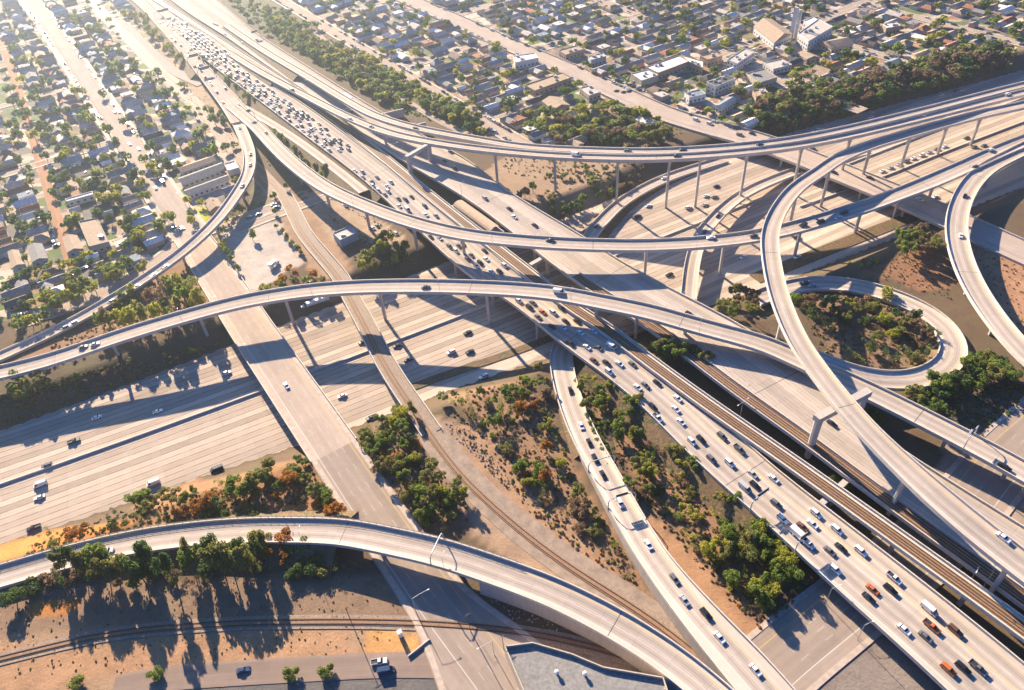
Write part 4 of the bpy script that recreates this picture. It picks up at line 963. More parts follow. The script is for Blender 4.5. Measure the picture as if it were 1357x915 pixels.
# ------------------------------------------------------------------ trees
def crown(seed, kind):
    rg = random.Random(seed); mb = MB(); H = 1.0; lobes = []
    if kind == 'round': n, lf, ls = 9, 1500, .052; env = lambda: (rg.gauss(0, .2), rg.gauss(0, .2), .55+rg.uniform(-.18, .2)); rad = (.17, .27)
    elif kind == 'tall': n, lf, ls = 10, 1250, .045; env = lambda: (rg.gauss(0, .16), rg.gauss(0, .16), rg.uniform(.42, .9)); rad = (.10, .2)
    elif kind == 'umbrella': n, lf, ls = 9, 1100, .05; env = lambda: (rg.gauss(0, .25), rg.gauss(0, .25), rg.uniform(.72, .9)); rad = (.11, .19)
    elif kind == 'shrub': n, lf, ls = 7, 900, .085; env = lambda: (rg.gauss(0, .35), rg.gauss(0, .35), rg.uniform(.3, .6)); rad = (.25, .38)
    elif kind == 'sparse': n, lf, ls = 9, 520, .045; env = lambda: (rg.gauss(0, .22), rg.gauss(0, .22), rg.uniform(.4, .9)); rad = (.12, .22)
    elif kind == 'cypress': n, lf, ls = 8, 900, .05; env = lambda: (rg.gauss(0, .03), rg.gauss(0, .03), rg.uniform(.15, .85)); rad = (.08, .13)
    for _ in range(n): lobes.append((env(), rg.uniform(*rad)))
    mt = 'LEAF'; tot = sum(r_**2 for _, r_ in lobes); vs = []; fs = []
    for (c, r_) in lobes:
        for _ in range(int(lf*r_**2/tot)):
            d = Vector((rg.gauss(0, 1), rg.gauss(0, 1), rg.gauss(0, 1)+.25)).normalized(); q = r_*(1-abs(rg.gauss(0, .22)))
            p = Vector(c)+Vector((d.x*q, d.y*q, d.z*q*.8)); nrm = (d+Vector((rg.gauss(0, .5), rg.gauss(0, .5), rg.gauss(0, .5)))).normalized()
            u = nrm.orthogonal().normalized(); v = nrm.cross(u); s_ = ls*rg.uniform(.6, 1.3); a = rg.uniform(0, 3.1); uu = (u*math.cos(a)+v*math.sin(a))*s_; vv_ = (v*math.cos(a)-u*math.sin(a))*s_*.6
            k = len(vs); vs += [p-uu, p-vv_*.9, p+uu, p+vv_]; fs.append((k, k+1, k+2, k+3))
    mb.add(vs, fs, mt); tk = MB(); top = max(c[2] for c, _ in lobes)*.8
    tk.tube([(0, 0, -.04), (.01, 0, top*.4), (.0, .02, top)], [.03, .022, .01], 6, M['trunk'])
    for c, r_ in lobes[:5]:
        z0 = min(c[2]*.55, top*.7); tk.tube([(0, .005, z0), (c[0]*.6, c[1]*.6, (z0+c[2])/2+.02), c], [.014, .010, .005], 4, M['trunk'])
    return mb, tk
def crown_lo(seed):
    rg = random.Random(seed); mb = MB(); vs = []; fs = []
    for _ in range(4):
        c = (rg.gauss(0, .16), rg.gauss(0, .16), .58+rg.uniform(-.15, .18)); r_ = rg.uniform(.2, .3)
        for _ in range(26):
            d = Vector((rg.gauss(0, 1), rg.gauss(0, 1), rg.gauss(0, 1)+.4)).normalized(); p = Vector(c)+d*r_*rg.uniform(.8, 1); nrm = (d+Vector((rg.gauss(0, .4),)*3)).normalized()
            u = nrm.orthogonal().normalized(); v = nrm.cross(u); s_ = .13*rg.uniform(.6, 1.2); k = len(vs); vs += [p-u*s_, p-v*s_*.7, p+u*s_, p+v*s_*.7]; fs.append((k, k+1, k+2, k+3))
    mb.add(vs, fs, 'LEAF'); mb.tube([(0, 0, 0), (0, 0, .5)], [.03, .02], 4, M['trunk']); return mb
PROT = {}; KC = {}
for kd, nvar in (('round', 3), ('tall', 3), ('umbrella', 3), ('shrub', 3), ('sparse', 2), ('cypress', 1)):
    PROT[kd] = [crown(hash(kd) % 97 if False else 31*len(kd)+i, kd) for i in range(nvar)]
LO = [crown_lo(i) for i in range(4)]
CM = {}; TM = {}
def tmesh(kd, v, colr_):
    if (kd, v, colr_) not in CM:
        mb = MB(); mb.merge(PROT[kd][v][0], Matrix.Identity(4), {'LEAF': LEAF[colr_]}); CM[(kd, v, colr_)] = mb.mesh('crown')
    if (kd, v) not in TM: TM[(kd, v)] = PROT[kd][v][1].mesh('trunk')
    return CM[(kd, v, colr_)], TM[(kd, v)]
TREES = []; rt = random.Random(21)
def tree(px, py, h, kd, colr_, place, wide=1.0, base=False):
    z = 0.0
    for _ in range(3):
        p = P(px, py, z+(0 if base else h*.55)); z = th(p[0], p[1])
    TREES.append(dict(p=(p[0], p[1], z), h=h, kd=kd, c=colr_, place=place, w=wide))
def onroad(x, y, m_=1.0):
    for k, r in ROADS.items():
        d = np.linalg.norm(r.c[:, :2]-(x, y), axis=1); i = d.argmin(); side = (np.array((x, y))-r.c[i, :2])@r.n[i]
        if abs(side) < (r.hl[i] if side < 0 else r.hr[i])+m_ and d[i] < max(r.hl[i], r.hr[i])+m_: return k
    return None
def grove(poly, n, hs, kinds, cols, place, mind=3.0, m_=1.0, wide=(1, 1.3)):
    xs_ = [p[0] for p in poly]; ys_ = [p[1] for p in poly]; got = []; tries = 0
    while len(got) < n and tries < n*25:
        tries += 1; x, y = rt.uniform(min(xs_), max(xs_)), rt.uniform(min(ys_), max(ys_))
        if not inpoly(x, y, poly): continue
        z = 0
        for _ in range(3): p = P(x, y, z); z = th(p[0], p[1])
        if any((p[0]-q[0])**2+(p[1]-q[1])**2 < mind**2 for q in got) or onroad(p[0], p[1], m_): continue
        got.append((p[0], p[1])); TREES.append(dict(p=(p[0], p[1], z), h=rt.uniform(*hs), kd=rt.choice(kinds), c=rt.choice(cols), place=place, w=rt.uniform(*wide)))
def line(tile, pts, hs, kinds, cols, place, wide=.88):
    for x, y in zt(tile, pts): tree(x, y, rt.uniform(*hs), rt.choice(kinds), rt.choice(cols), place, wide*rt.uniform(.85, 1.15))
g1 = ['green', 'olive', 'yellow-green']; g2 = ['green', 'olive', 'rust orange', 'brown']; g3 = ['dark green', 'green']
# south bank of the sunken freeway (left)
line('y1', [(745, 790), (700, 800), (860, 800), (930, 800), (985, 790), (1180, 730), (1240, 780), (1290, 720), (1345, 700), (1050, 830)], (7, 10), ['umbrella', 'round'], ['olive', 'rust orange', 'green'], 'the bank below the sunken freeway')
line('y2', [(30, 690), (120, 740), (170, 700), (230, 620), (260, 720), (310, 760), (380, 860), (430, 870), (60, 640), (350, 800)], (6, 9), ['round', 'umbrella'], ['rust orange', 'green', 'olive', 'dark green'], 'the bank below the sunken freeway')
grove([(40, 722), (180, 668), (330, 640), (430, 605), (450, 670), (330, 690), (150, 700), (40, 738)], 46, (2.2, 5), ['shrub', 'sparse', 'round'], ['green', 'olive', 'rust orange', 'dark green'], 'the bank below the sunken freeway', 3.2)
# row below the broad ramp
line('y5', [(300, 250), (350, 230), (390, 250), (450, 250), (500, 240), (560, 280), (640, 260), (740, 200), (750, 290), (700, 300), (850, 280), (960, 210), (960, 260), (1060, 180), (1100, 220), (1160, 250), (1220, 170), (1230, 240), (1330, 150), (1330, 200)], (15, 21), ['round', 'tall', 'tall'], ['dark green', 'green', 'dark green', 'olive'], 'the row below the broad ramp', .45)
line('y6', [(30, 150), (60, 200), (160, 130), (190, 200), (150, 220), (250, 170)], (6, 9), ['round'], ['rust orange', 'green', 'olive'], 'the row below the broad ramp')
tree(15, 790, 8, 'round', 'dark green', 'the bottom left corner'); tree(40, 777, 6, 'shrub', 'dark green', 'the bottom left corner')
grove([(60, 770), (200, 755), (420, 745), (480, 745), (490, 760), (330, 775), (60, 785)], 24, (3, 6), ['shrub', 'sparse', 'round'], ['dark green', 'olive', 'brown'], 'the row below the broad ramp', 3.5)
for x, y in ((205, 893), (385, 892), (432, 889), (690//1, 940), (100, 905)): tree(x, y, 4, 'shrub', 'green', 'the bottom edge')
# between street bridge and rail line
line('y2', [(575, 500), (640, 510), (700, 420), (760, 450), (700, 500), (750, 540), (640, 400), (600, 560), (690, 650), (750, 620), (750, 700), (820, 600), (900, 660), (940, 700), (1030, 740), (960, 770), (830, 770), (880, 810), (1000, 810), (760, 800), (830, 890), (900, 860), (800, 350), (745, 360), (1060, 780)], (6.5, 9.5), ['round', 'tall', 'umbrella'], ['olive', 'green', 'green', 'olive', 'yellow-green'], 'the wedge between street bridge and rail line')
grove([(472, 580), (530, 545), (590, 620), (615, 685), (560, 700), (520, 660)], 40, (2.5, 5.5), ['shrub', 'round', 'sparse'], ['olive', 'dark green', 'green', 'brown', 'olive', 'rust orange'], 'the wedge between street bridge and rail line', 3)
# between rail line and middle ramp
line('y2', [(960, 290), (1050, 310), (1150, 260), (1100, 370), (1210, 310), (1260, 340), (1330, 260), (1180, 420), (1240, 400), (1350, 350), (1350, 640)], (6, 9), ['sparse', 'umbrella', 'tall'], ['green', 'olive', 'green'], 'the dry slope left of the middle ramp')
line('y3', [(130, 130), (90, 220), (50, 210), (150, 210), (10, 270), (40, 350), (190, 420), (150, 440), (170, 540), (50, 640), (130, 650), (160, 690), (60, 280), (110, 330), (330, 790), (250, 620), (80, 720)], (6, 9), ['umbrella', 'tall', 'round'], ['olive', 'green', 'yellow-green', 'green', 'rust orange'], 'the dry slope left of the middle ramp')
grove([(600, 520), (720, 500), (735, 560), (770, 640), (830, 740), (740, 690), (680, 620), (630, 560)], 60, (1.5, 4), ['shrub', 'sparse', 'shrub'], ['brown', 'olive', 'brown', 'green'], 'the dry slope left of the middle ramp', 3)
# between middle ramp and crowded deck
line('y3', [(390, 210), (350, 230), (450, 260), (490, 230), (440, 310), (480, 300), (510, 240), (610, 320), (640, 300), (600, 370), (650, 370), (540, 370), (540, 440), (545, 490), (620, 460), (650, 480), (380, 320), (690, 610), (680, 680), (640, 640), (700, 760), (710, 670), (930, 640), (830, 560), (870, 640), (1080, 820), (1145, 805), (600, 730), (880, 880)], (5.5, 9), ['round', 'umbrella', 'tall'], ['olive', 'green', 'yellow-green', 'green', 'yellow-green'], 'the planted wedge left of the crowded deck')
line('y7', [(1130, 170), (1120, 110), (1170, 90), (1230, 140), (1260, 70), (1320, 90), (1350, 140), (1190, 200), (1240, 200), (1350, 220), (1340, 280), (1110, 210), (1010, 200), (1120, 330), (1290, 360), (1330, 390), (1260, 420), (1290, 440), (1240, 380), (1040, 150)], (6, 9.5), ['round', 'round', 'tall'], ['green', 'yellow-green', 'green', 'olive'], 'the planted wedge left of the crowded deck')
line('y8', [(20, 90), (60, 110), (110, 200), (150, 240), (120, 330), (20, 210), (60, 390), (20, 360), (160, 300), (30, 150)], (6, 9.5), ['round'], ['green', 'yellow-green', 'green'], 'the planted wedge left of the crowded deck')
grove([(765, 510), (860, 560), (980, 670), (1070, 760), (1040, 850), (960, 780), (880, 700), (800, 600)], 75, (1.3, 4), ['shrub', 'sparse', 'shrub'], ['dark green', 'olive', 'brown', 'green', 'yellow-green'], 'the planted wedge left of the crowded deck', 3)
for i in range(14):                           # clipped shrubs in a row by the middle ramp
    x, y = 775+i*4.6, 548+i*11.2; tree(x+6, y, 3.2, 'shrub', ['green', 'olive'][i % 2], 'the shrub row right of the middle ramp')
# gap between the freeway decks
line('y3', [(740, 40), (790, 25), (830, 60), (770, 80), (930, 60), (960, 80), (880, 70), (800, 60)], (11, 14), ['umbrella', 'tall'], ['olive', 'green', 'dark green'], 'the gap between the two freeway decks')
line('y4', [(430, 720), (480, 740), (510, 730), (380, 700), (600, 390), (560, 360)], (5, 7), ['round', 'shrub'], ['dark green', 'green'], 'the gap between the two freeway decks')
# around the lot and rail line
line('z6', [(640, 350), (690, 340), (660, 390), (720, 390), (590, 430), (570, 460), (540, 480), (600, 480), (700, 440), (760, 390), (750, 420), (620, 400), (560, 430)], (8, 11.5), ['round', 'tall'], ['green', 'yellow-green', 'dark green', 'olive'], 'the clump above the rail bridge')
line('z6', [(20, 600), (60, 595), (110, 580), (140, 550), (160, 500), (200, 530), (190, 570), (250, 560), (300, 530), (330, 560), (290, 570), (130, 590), (220, 600)], (6, 8.5), ['round', 'umbrella'], ['green', 'rust orange', 'olive', 'yellow-green'], 'the fringe below the concrete lot')
line('z5', [(1140, 390), (1160, 410), (1180, 440), (1215, 500), (1150, 370), (1290, 330), (1200, 200), (1220, 190), (1240, 200), (1160, 250), (1135, 300), (1180, 220)], (5, 8), ['round'], ['dark green', 'green', 'yellow-green'], 'the edge of the concrete lot')
line('z6', [(95, 205), (90, 125), (100, 285), (150, 80), (150, 340), (180, 370), (210, 400), (420, 40), (130, 310), (225, 420)], (4, 7), ['round', 'shrub'], ['green', 'dark green', 'olive'], 'the weedy rail side')
line('z2', [(360, 830), (350, 860), (300, 850), (120, 700), (150, 720), (190, 760), (220, 790), (250, 830), (430, 910), (80, 680), (280, 880), (330, 900)], (5, 9), ['round'], ['green', 'yellow-green', 'dark green'], 'the strip between exit ramp and crowded deck')
line('z1', [(985, 265), (1010, 285), (1110, 360), (1175, 400), (1060, 320), (1040, 300), (1090, 345), (1160, 420), (1230, 450), (1260, 490), (1210, 440), (1310, 510)], (5, 9), ['round', 'tall', 'cypress'], ['green', 'dark green'], 'the strip between exit ramp and crowded deck')
line('z1', [(700, 100), (730, 80), (740, 120), (780, 180), (800, 160), (830, 200), (850, 240), (870, 230), (890, 270), (920, 290), (760, 150), (640, 60), (680, 70)], (9, 13), ['round'], ['green', 'yellow-green', 'olive'], 'the belt left of the exit ramp at top')
line('z1', [(1060, 560), (1090, 570), (1120, 590), (1140, 620), (900, 550), (945, 590), (1000, 590), (880, 460), (840, 460), (790, 430)], (6, 9), ['round'], g3, 'the verge right of the railway')
# slopes between left ramps
line('z5', [(530, 510), (570, 490), (620, 490), (560, 540), (650, 470), (720, 490), (600, 530), (360, 600), (400, 590), (450, 580), (420, 620), (340, 640), (380, 650), (300, 660), (480, 600), (240, 640), (260, 700), (230, 740), (150, 770), (90, 760), (190, 760), (70, 790), (300, 690), (110, 790), (620, 650), (660, 620), (600, 680)], (7, 10), ['umbrella', 'tall'], ['green', 'olive', 'yellow-green'], 'the bank beside the narrow ramp')
line('z5', [(860, 580), (920, 560), (950, 580), (890, 620), (900, 660), (850, 690), (960, 640), (1010, 660), (820, 650), (720, 740), (800, 730), (530, 740), (510, 770), (560, 760), (980, 600), (930, 620), (760, 640), (690, 700), (650, 760), (610, 740), (870, 740)], (13, 18), ['umbrella', 'round', 'sparse'], ['olive', 'green', 'brown', 'green', 'yellow-green'], 'the hollow between the two left ramps', .52)
line('y1', [(80, 190), (120, 220), (190, 200), (215, 210), (90, 260), (110, 270), (70, 230)], (8, 11), ['umbrella', 'round'], ['olive', 'yellow-green', 'green'], 'the left edge under the arched flyover')
grove([(30, 490), (250, 440), (330, 425), (335, 440), (250, 470), (100, 510), (20, 540)], 34, (2, 4.5), ['shrub', 'sparse'], ['dark green', 'brown'], 'the dark bank under the arched flyover', 4)
line('z5', [(75, 560), (110, 550), (150, 545), (200, 520), (190, 540), (260, 480), (300, 470), (340, 475), (370, 470), (400, 460), (430, 430), (460, 430), (270, 510), (320, 500), (230, 500)], (4.5, 7), ['round'], ['yellow-green', 'green'], 'the hedge row below the left houses')
# right side
line('z8', [(800, 310), (760, 340), (830, 340), (790, 370), (740, 390), (870, 340), (760, 420), (810, 400), (720, 350), (900, 380)], (9, 12), ['umbrella', 'round'], ['green', 'olive', 'brown'], 'the lone clump above the loop ramp')
line('z8', [(655, 620), (650, 650), (160, 650), (200, 660), (270, 660), (340, 670), (370, 720), (380, 660), (460, 690), (510, 680), (550, 660), (570, 700), (500, 720), (600, 690), (700, 730), (650, 760), (770, 750), (800, 740), (690, 800), (680, 840), (720, 820), (850, 850), (880, 830), (570, 900), (250, 730), (300, 760), (640, 770), (750, 790), (420, 740), (360, 790), (820, 800), (230, 690), (440, 760), (540, 770), (600, 850)], (6, 9), ['round', 'umbrella', 'sparse'], ['green', 'olive', 'brown', 'dark green', 'yellow-green'], 'the wooded island inside the loop ramp')
line('y4', [(560, 20), (570, 50), (640, 60), (760, 60), (800, 90), (850, 60), (700, 90), (480, 90)], (5, 8), ['round', 'sparse'], ['dark green', 'olive'], 'the wooded island inside the loop ramp')
grove([(1060, 395), (1180, 388), (1240, 420), (1245, 470), (1180, 490), (1110, 480)], 45, (1.5, 4), ['shrub', 'sparse'], ['brown', 'dark green', 'brown', 'olive'], 'the wooded island inside the loop ramp', 3.2)
line('y4', [(900, 220), (930, 240), (960, 200), (990, 190), (1020, 220), (1060, 120), (1100, 90), (1130, 140), (1170, 80), (1200, 120), (1240, 120), (1100, 170), (1150, 200), (1060, 210), (1250, 160), (1190, 180), (1280, 150), (1080, 250), (910, 270), (1000, 260), (800, 290), (830, 270), (860, 350), (905, 355)], (7.5, 11), ['round', 'umbrella'], ['green', 'dark green', 'olive', 'green'], 'the big clump below the loop ramp')
line('z7', [(1170, 620), (1140, 650), (1200, 630), (1100, 710), (1130, 730), (1240, 690), (1210, 720), (1160, 680), (1080, 690), (1230, 660)], (8, 11), ['umbrella'], ['olive', 'green', 'brown'], 'the clump left of the highest flyover')
grove([(1035, 350), (1187, 290), (1187, 300), (1035, 362)], 30, (1.5, 3), ['shrub'], ['green', 'dark green', 'yellow-green'], 'the planted island by the slip road', 2.5, -6)
grove([(550, 508), (690, 460), (690, 465), (550, 515)], 26, (1.4, 2.4), ['shrub'], ['olive', 'brown', 'dark green'], 'the planted island left of the crowded deck', 2.5, -6)
grove([(1110, 355), (1160, 342), (1170, 352), (1120, 362)], 9, (2, 3.5), ['shrub'], ['yellow-green', 'green'], 'the weedy mound above the loop ramp', 2.5)
grove([(1170, 280), (1210, 262), (1225, 275), (1180, 295)], 8, (2, 3.5), ['shrub'], ['yellow-green', 'green'], 'the green bank below the street bridge', 2.5)
line('z7', [(200, 200), (270, 180), (300, 160), (330, 150), (280, 220), (340, 200), (250, 240), (400, 60), (420, 80), (410, 40), (450, 100), (360, 120), (500, 90), (560, 60), (60, 110), (30, 130), (100, 80)], (5, 9), ['tall', 'sparse', 'round'], ['green', 'brown', 'olive', 'dark green'], 'the dark slope under the twin flyovers')
grove([(725, 230), (840, 215), (850, 240), (790, 290), (760, 300), (720, 270)], 45, (2, 5), ['shrub', 'sparse', 'tall'], ['dark green', 'brown', 'olive'], 'the dark slope under the twin flyovers', 3)
# planted belt beyond the wide deck
grove([(318, 20), (345, 40), (400, 74), (460, 110), (520, 148), (545, 148), (470, 98), (410, 56), (350, 16)], 60, (5, 9), ['round', 'tall'], ['green', 'olive', 'green', 'yellow-green'], 'the leafy belt beyond the wide deck', 3.6, .3)
grove([(300, 5), (350, 5), (420, 38), (470, 80), (545, 130), (500, 124), (440, 88), (372, 46)], 60, (5, 10), ['round', 'tall'], ['green', 'dark green', 'olive', 'green'], 'the leafy belt beyond the wide deck', 3.6, .3)
grove([(345, 20), (390, 25), (400, 45), (450, 65), (520, 95), (600, 140), (650, 175), (640, 182), (560, 150), (500, 130), (440, 95), (400, 70), (365, 50)], 150, (6, 11), ['round', 'tall', 'round'], ['green', 'dark green', 'olive', 'yellow-green'], 'the leafy belt beyond the wide deck', 3.6, .3)
grove([(690, 185), (730, 160), (790, 145), (850, 148), (905, 160), (912, 172), (880, 185), (840, 198), (770, 195), (700, 195)], 55, (7, 11), ['round', 'tall', 'umbrella'], ['green', 'yellow-green', 'olive', 'brown', 'dark green'], 'the leafy rise behind the twin flyovers', 4.5)
grove([(1000, 150), (1040, 132), (1110, 118), (1180, 100), (1280, 72), (1335, 70), (1335, 90), (1250, 112), (1120, 150), (1040, 176), (1005, 172)], 170, (8, 12), ['round', 'tall', 'tall'], ['brown', 'green', 'dark green', 'olive', 'brown'], 'the tree lined bank at the upper right', 3.2)
line('z4', [(250, 450), (210, 480), (300, 440), (330, 470), (1000, 300), (1010, 340), (990, 280), (1120, 280), (1160, 290), (830, 320), (640, 400), (700, 400)], (10, 13), ['umbrella', 'round'], ['green', 'brown', 'olive'], 'the tree lined bank at the upper right')
# street and garden trees of the left town
line('z1', [(500, 130), (520, 160), (480, 150), (300, 380), (220, 410), (160, 310), (415, 465), (400, 240), (520, 480), (490, 350), (575, 360), (610, 270), (685, 345), (440, 580), (470, 620), (430, 600), (590, 735), (640, 800), (340, 660), (200, 660), (170, 690), (230, 690), (270, 720), (210, 640), (170, 500), (190, 470), (130, 580), (100, 520), (110, 540), (300, 570), (350, 570), (840, 560), (900, 545), (730, 610), (750, 640), (640, 620), (780, 745), (1020, 700), (1100, 770), (1060, 780), (990, 745), (800, 830), (780, 850), (740, 820), (920, 850), (310, 760), (320, 790), (270, 890), (690, 890), (550, 665), (800, 480), (850, 480), (120, 190), (60, 240), (90, 820), (230, 800), (410, 750), (500, 720), (80, 650), (95, 690)], (8, 13), ['round', 'round', 'tall'], ['green', 'dark green', 'dark green', 'yellow-green'], 'the left town')
line('z5', [(270, 40), (270, 110), (340, 95), (240, 240), (230, 260), (180, 280), (110, 290), (70, 250), (660, 260), (630, 270), (690, 240), (760, 125), (850, 230), (830, 260), (880, 240), (830, 300), (810, 290), (510, 210), (600, 90), (390, 240), (340, 270), (720, 60), (800, 10), (960, 150), (985, 250), (240, 650), (230, 660), (690, 10), (560, 240), (980, 220), (705, 330), (580, 430), (130, 450)], (7, 11), ['round', 'tall'], ['green', 'dark green', 'yellow-green'], 'the left town')
# garden trees placed with the houses below

# low dry scrub and weeds: nobody could count it
sc = MB(); rs = random.Random(9)
def tufts(poly, n, cols, smin=.5, smax=1.4):
    xs_ = [p[0] for p in poly]; ys_ = [p[1] for p in poly]; k = 0; tr = 0
    while k < n and tr < n*12:
        tr += 1; x, y = rs.uniform(min(xs_), max(xs_)), rs.uniform(min(ys_), max(ys_))
        if not inpoly(x, y, poly): continue
        z = 0
        for _ in range(2): p = P(x, y, z); z = th(p[0], p[1])
        if z < -6.9 or (ALLRP[np.abs(ALLRP[:, 0]-p[0]) < 25][:, :2].size and scr(p)): continue
        k += 1; c = LEAF[rs.choice(cols)]; s_ = rs.uniform(smin, smax); vs = []; fs = []
        for j in range(9):
            a = rs.uniform(0, 6.28); e_ = rs.uniform(.1, 1.3); d = Vector((math.cos(a)*math.cos(e_), math.sin(a)*math.cos(e_), math.sin(e_))); q = Vector(p)+d*s_*rs.uniform(.2, .6); q.z = z+abs(d.z)*s_*.5+.02
            u = d.orthogonal().normalized(); v = d.cross(u); w_ = s_*rs.uniform(.25, .5); m_ = len(vs); vs += [q-u*w_, q-v*w_, q+u*w_, q+v*w_]; fs.append((m_, m_+1, m_+2, m_+3))
        sc.add(vs, fs, c)
ALLRP = np.concatenate([np.concatenate([r.c[:, :2], np.maximum(r.hl, r.hr)[:, None]], 1) for k, r in ROADS.items() if k != 'EW'])
def scr(p):
    d = np.hypot(ALLRP[:, 0]-p[0], ALLRP[:, 1]-p[1])-ALLRP[:, 2]; i = d.argmin(); return d[i] < .6 and True
DRY = ['brown', 'olive', 'brown', 'rust orange', 'olive']; GRN = ['olive', 'green', 'dark green', 'brown']
tufts([(600, 520), (720, 500), (735, 560), (770, 640), (830, 740), (870, 830), (740, 720), (660, 640), (600, 560)], 750, DRY)
tufts([(765, 510), (860, 560), (980, 670), (1070, 760), (1030, 860), (960, 790), (880, 700), (800, 600)], 900, DRY)
tufts([(40, 722), (180, 668), (330, 640), (430, 605), (460, 680), (330, 700), (150, 710), (30, 745)], 800, GRN+['rust orange'])
tufts([(0, 770), (480, 740), (560, 800), (520, 880), (0, 900)], 420, DRY, .3, .8)
tufts([(345, 20), (400, 30), (450, 60), (600, 135), (655, 175), (640, 186), (540, 150), (440, 98), (365, 52)], 900, ['green', 'olive', 'dark green', 'rust orange'], .8, 2)
tufts([(0, 500), (330, 425), (345, 455), (0, 590)], 500, ['dark green', 'brown', 'olive'], .6, 1.6)
tufts([(100, 420), (250, 350), (320, 395), (60, 470)], 450, DRY+['green'], .6, 1.5)
tufts([(690, 190), (850, 150), (912, 165), (850, 235), (780, 300), (700, 270), (640, 240)], 600, DRY+['green', 'green'], .6, 1.6)
tufts([(1060, 395), (1180, 388), (1245, 420), (1250, 475), (1180, 490), (1090, 480)], 420, DRY, .6, 1.4)
tufts([(1130, 360), (1200, 330), (1250, 330), (1262, 400), (1200, 380)], 220, DRY, .4, 1.1); tufts([(1280, 300), (1370, 330), (1380, 480), (1330, 470)], 240, DRY, .4, 1.1)
tufts([(1130, 520), (1357, 460), (1357, 640), (1240, 600)], 500, GRN, .6, 1.6)
tufts([(1000, 150), (1340, 68), (1340, 94), (1040, 178)], 500, ['brown', 'green', 'dark green'], .8, 2)
tufts([(345, 210), (385, 240), (475, 350), (560, 380), (560, 330), (500, 290), (420, 240)], 320, DRY+['green'], .5, 1.2)
tufts([(470, 580), (560, 545), (600, 620), (625, 690), (560, 705)], 380, GRN, .5, 1.4)
tufts([(300, 100), (345, 130), (470, 240), (540, 300), (400, 240), (330, 160)], 300, ['green', 'olive', 'dark green'], .6, 1.5)
tufts([(100, 0), (180, 0), (320, 180), (345, 250), (300, 190)], 380, DRY, .4, 1.0)
o = sc.build('dry_scrub'); tagp(o, kind='stuff')
# ------------------------------------------------------------------ big buildings
WALLC = {k: simple('wall_'+k.replace(' ', '_'), c, var=.1) for k, c in {'cream': (.52, .44, .34), 'white': (.62, .60, .56), 'tan': (.40, .29, .20), 'pale blue': (.34, .40, .44), 'grey': (.32, .31, .30), 'pink': (.46, .30, .24)}.items()}
ROOFC = {k: simple('roof_'+k.replace(' ', '_'), c, var=.28, scale=.9, rough=.9) for k, c in {'grey': (.24, .23, .215), 'tan': (.37, .275, .19), 'brown': (.22, .15, .11), 'pale': (.46, .42, .37), 'charcoal': (.075, .075, .08), 'terracotta': (.33, .15, .085), 'white': (.68, .66, .62), 'blue grey': (.20, .24, .28)}.items()}
BIG = []
_w = MB(); _w.box((0, 0, 0), (1.7, .08, 1.3), M['winglass']); WINME = _w.mesh('window')
def poly_building(pxs, h, wall, roof, label, name='building', cat='building', par=.7, units=3, wins=True, pitched=False, seed=0):
    rg = random.Random(seed+len(BIG)); p0 = [P(x, y, h) for x, y in pxs]
    if len(p0) == 3: p0 = [p0[0], p0[1], p0[2], p0[0]+p0[2]-p0[1]]
    pts = [p[:2] for p in p0]
    ar = sum(pts[i][0]*pts[(i+1) % len(pts)][1]-pts[(i+1) % len(pts)][0]*pts[i][1] for i in range(len(pts)))
    if ar < 0: pts = pts[::-1]
    c = np.mean(pts, axis=0); BIG.append((c, max(np.linalg.norm(p-c) for p in pts), pts)); zb = th(*c)-.3
    o = empty(name, (c[0], c[1], 0)); tagp(o, label, cat); pts = [p-c for p in pts]; n = len(pts)
    w_ = MB(); vs = [(*p, zb) for p in pts]+[(*p, h-.02) for p in pts]; w_.add(vs, [(i, (i+1) % n, (i+1) % n+n, i+n) for i in range(n)], WALLC[wall]); w_.build('wall', o)
    r_ = MB()
    if pitched:
        a, b_, c_, d = pts[:4]
        if np.linalg.norm(b_-a) < np.linalg.norm(c_-b_): a, b_, c_, d = b_, c_, d, a
        m1, m2 = (a+d)/2, (b_+c_)/2; g = 1.06; rise = np.linalg.norm(a-d)*.17
        a, b_, c_, d, m1, m2 = [q*g for q in (a, b_, c_, d, m1, m2)]
        vs = [(*a, h), (*b_, h), (*c_, h), (*d, h), (*m1, h+rise), (*m2, h+rise)]; r_.add(vs, [(0, 1, 5, 4), (2, 3, 4, 5), (3, 0, 4), (1, 2, 5), (3, 2, 1, 0)], ROOFC[roof])
    else:
        r_.add([(*p, h) for p in pts], [tuple(range(n))], ROOFC[roof])
        for i in range(n):
            a, b_ = pts[i], pts[(i+1) % n]; L_ = np.linalg.norm(b_-a); m_ = (a+b_)/2; r_.box((m_[0]*.985, m_[1]*.985, h+par/2-.1), (L_*.985, .35, par), WALLC[wall], rz=math.atan2(b_[1]-a[1], b_[0]-a[0]))
    ro = r_.build('roof', o)
    if not pitched:
        for _ in range(units):
            i = rg.randrange(n); t = rg.uniform(.15, .65); q = pts[i]*t; um = MB(); um.box((q[0], q[1], h+.75), (rg.uniform(1.6, 3), rg.uniform(1.4, 2.2), 1.4), M['steel']); um.build('roof_unit', ro)
    if wins:
        for i in range(n):
            a, b_ = pts[i], pts[(i+1) % n]; L_ = np.linalg.norm(b_-a); d = (b_-a)/L_; nn = np.array([d[1], -d[0]])
            if L_ < 5: continue
            for fl in range(max(1, int(h//3.3))):
                k = min(8, int(L_//3.6)); rw = math.atan2(d[1], d[0])
                for j in range(k):
                    q = a+d*(L_*(j+.5)/k)+nn*.03; wn = bpy.data.objects.new('window', WINME); COL.objects.link(wn); wn.parent = o; wn.location = (q[0], q[1], 1.9+fl*3.2); wn.rotation_euler = (0, 0, rw)
    return o
PB = poly_building
z = lambda t, pts: zt(t, pts)
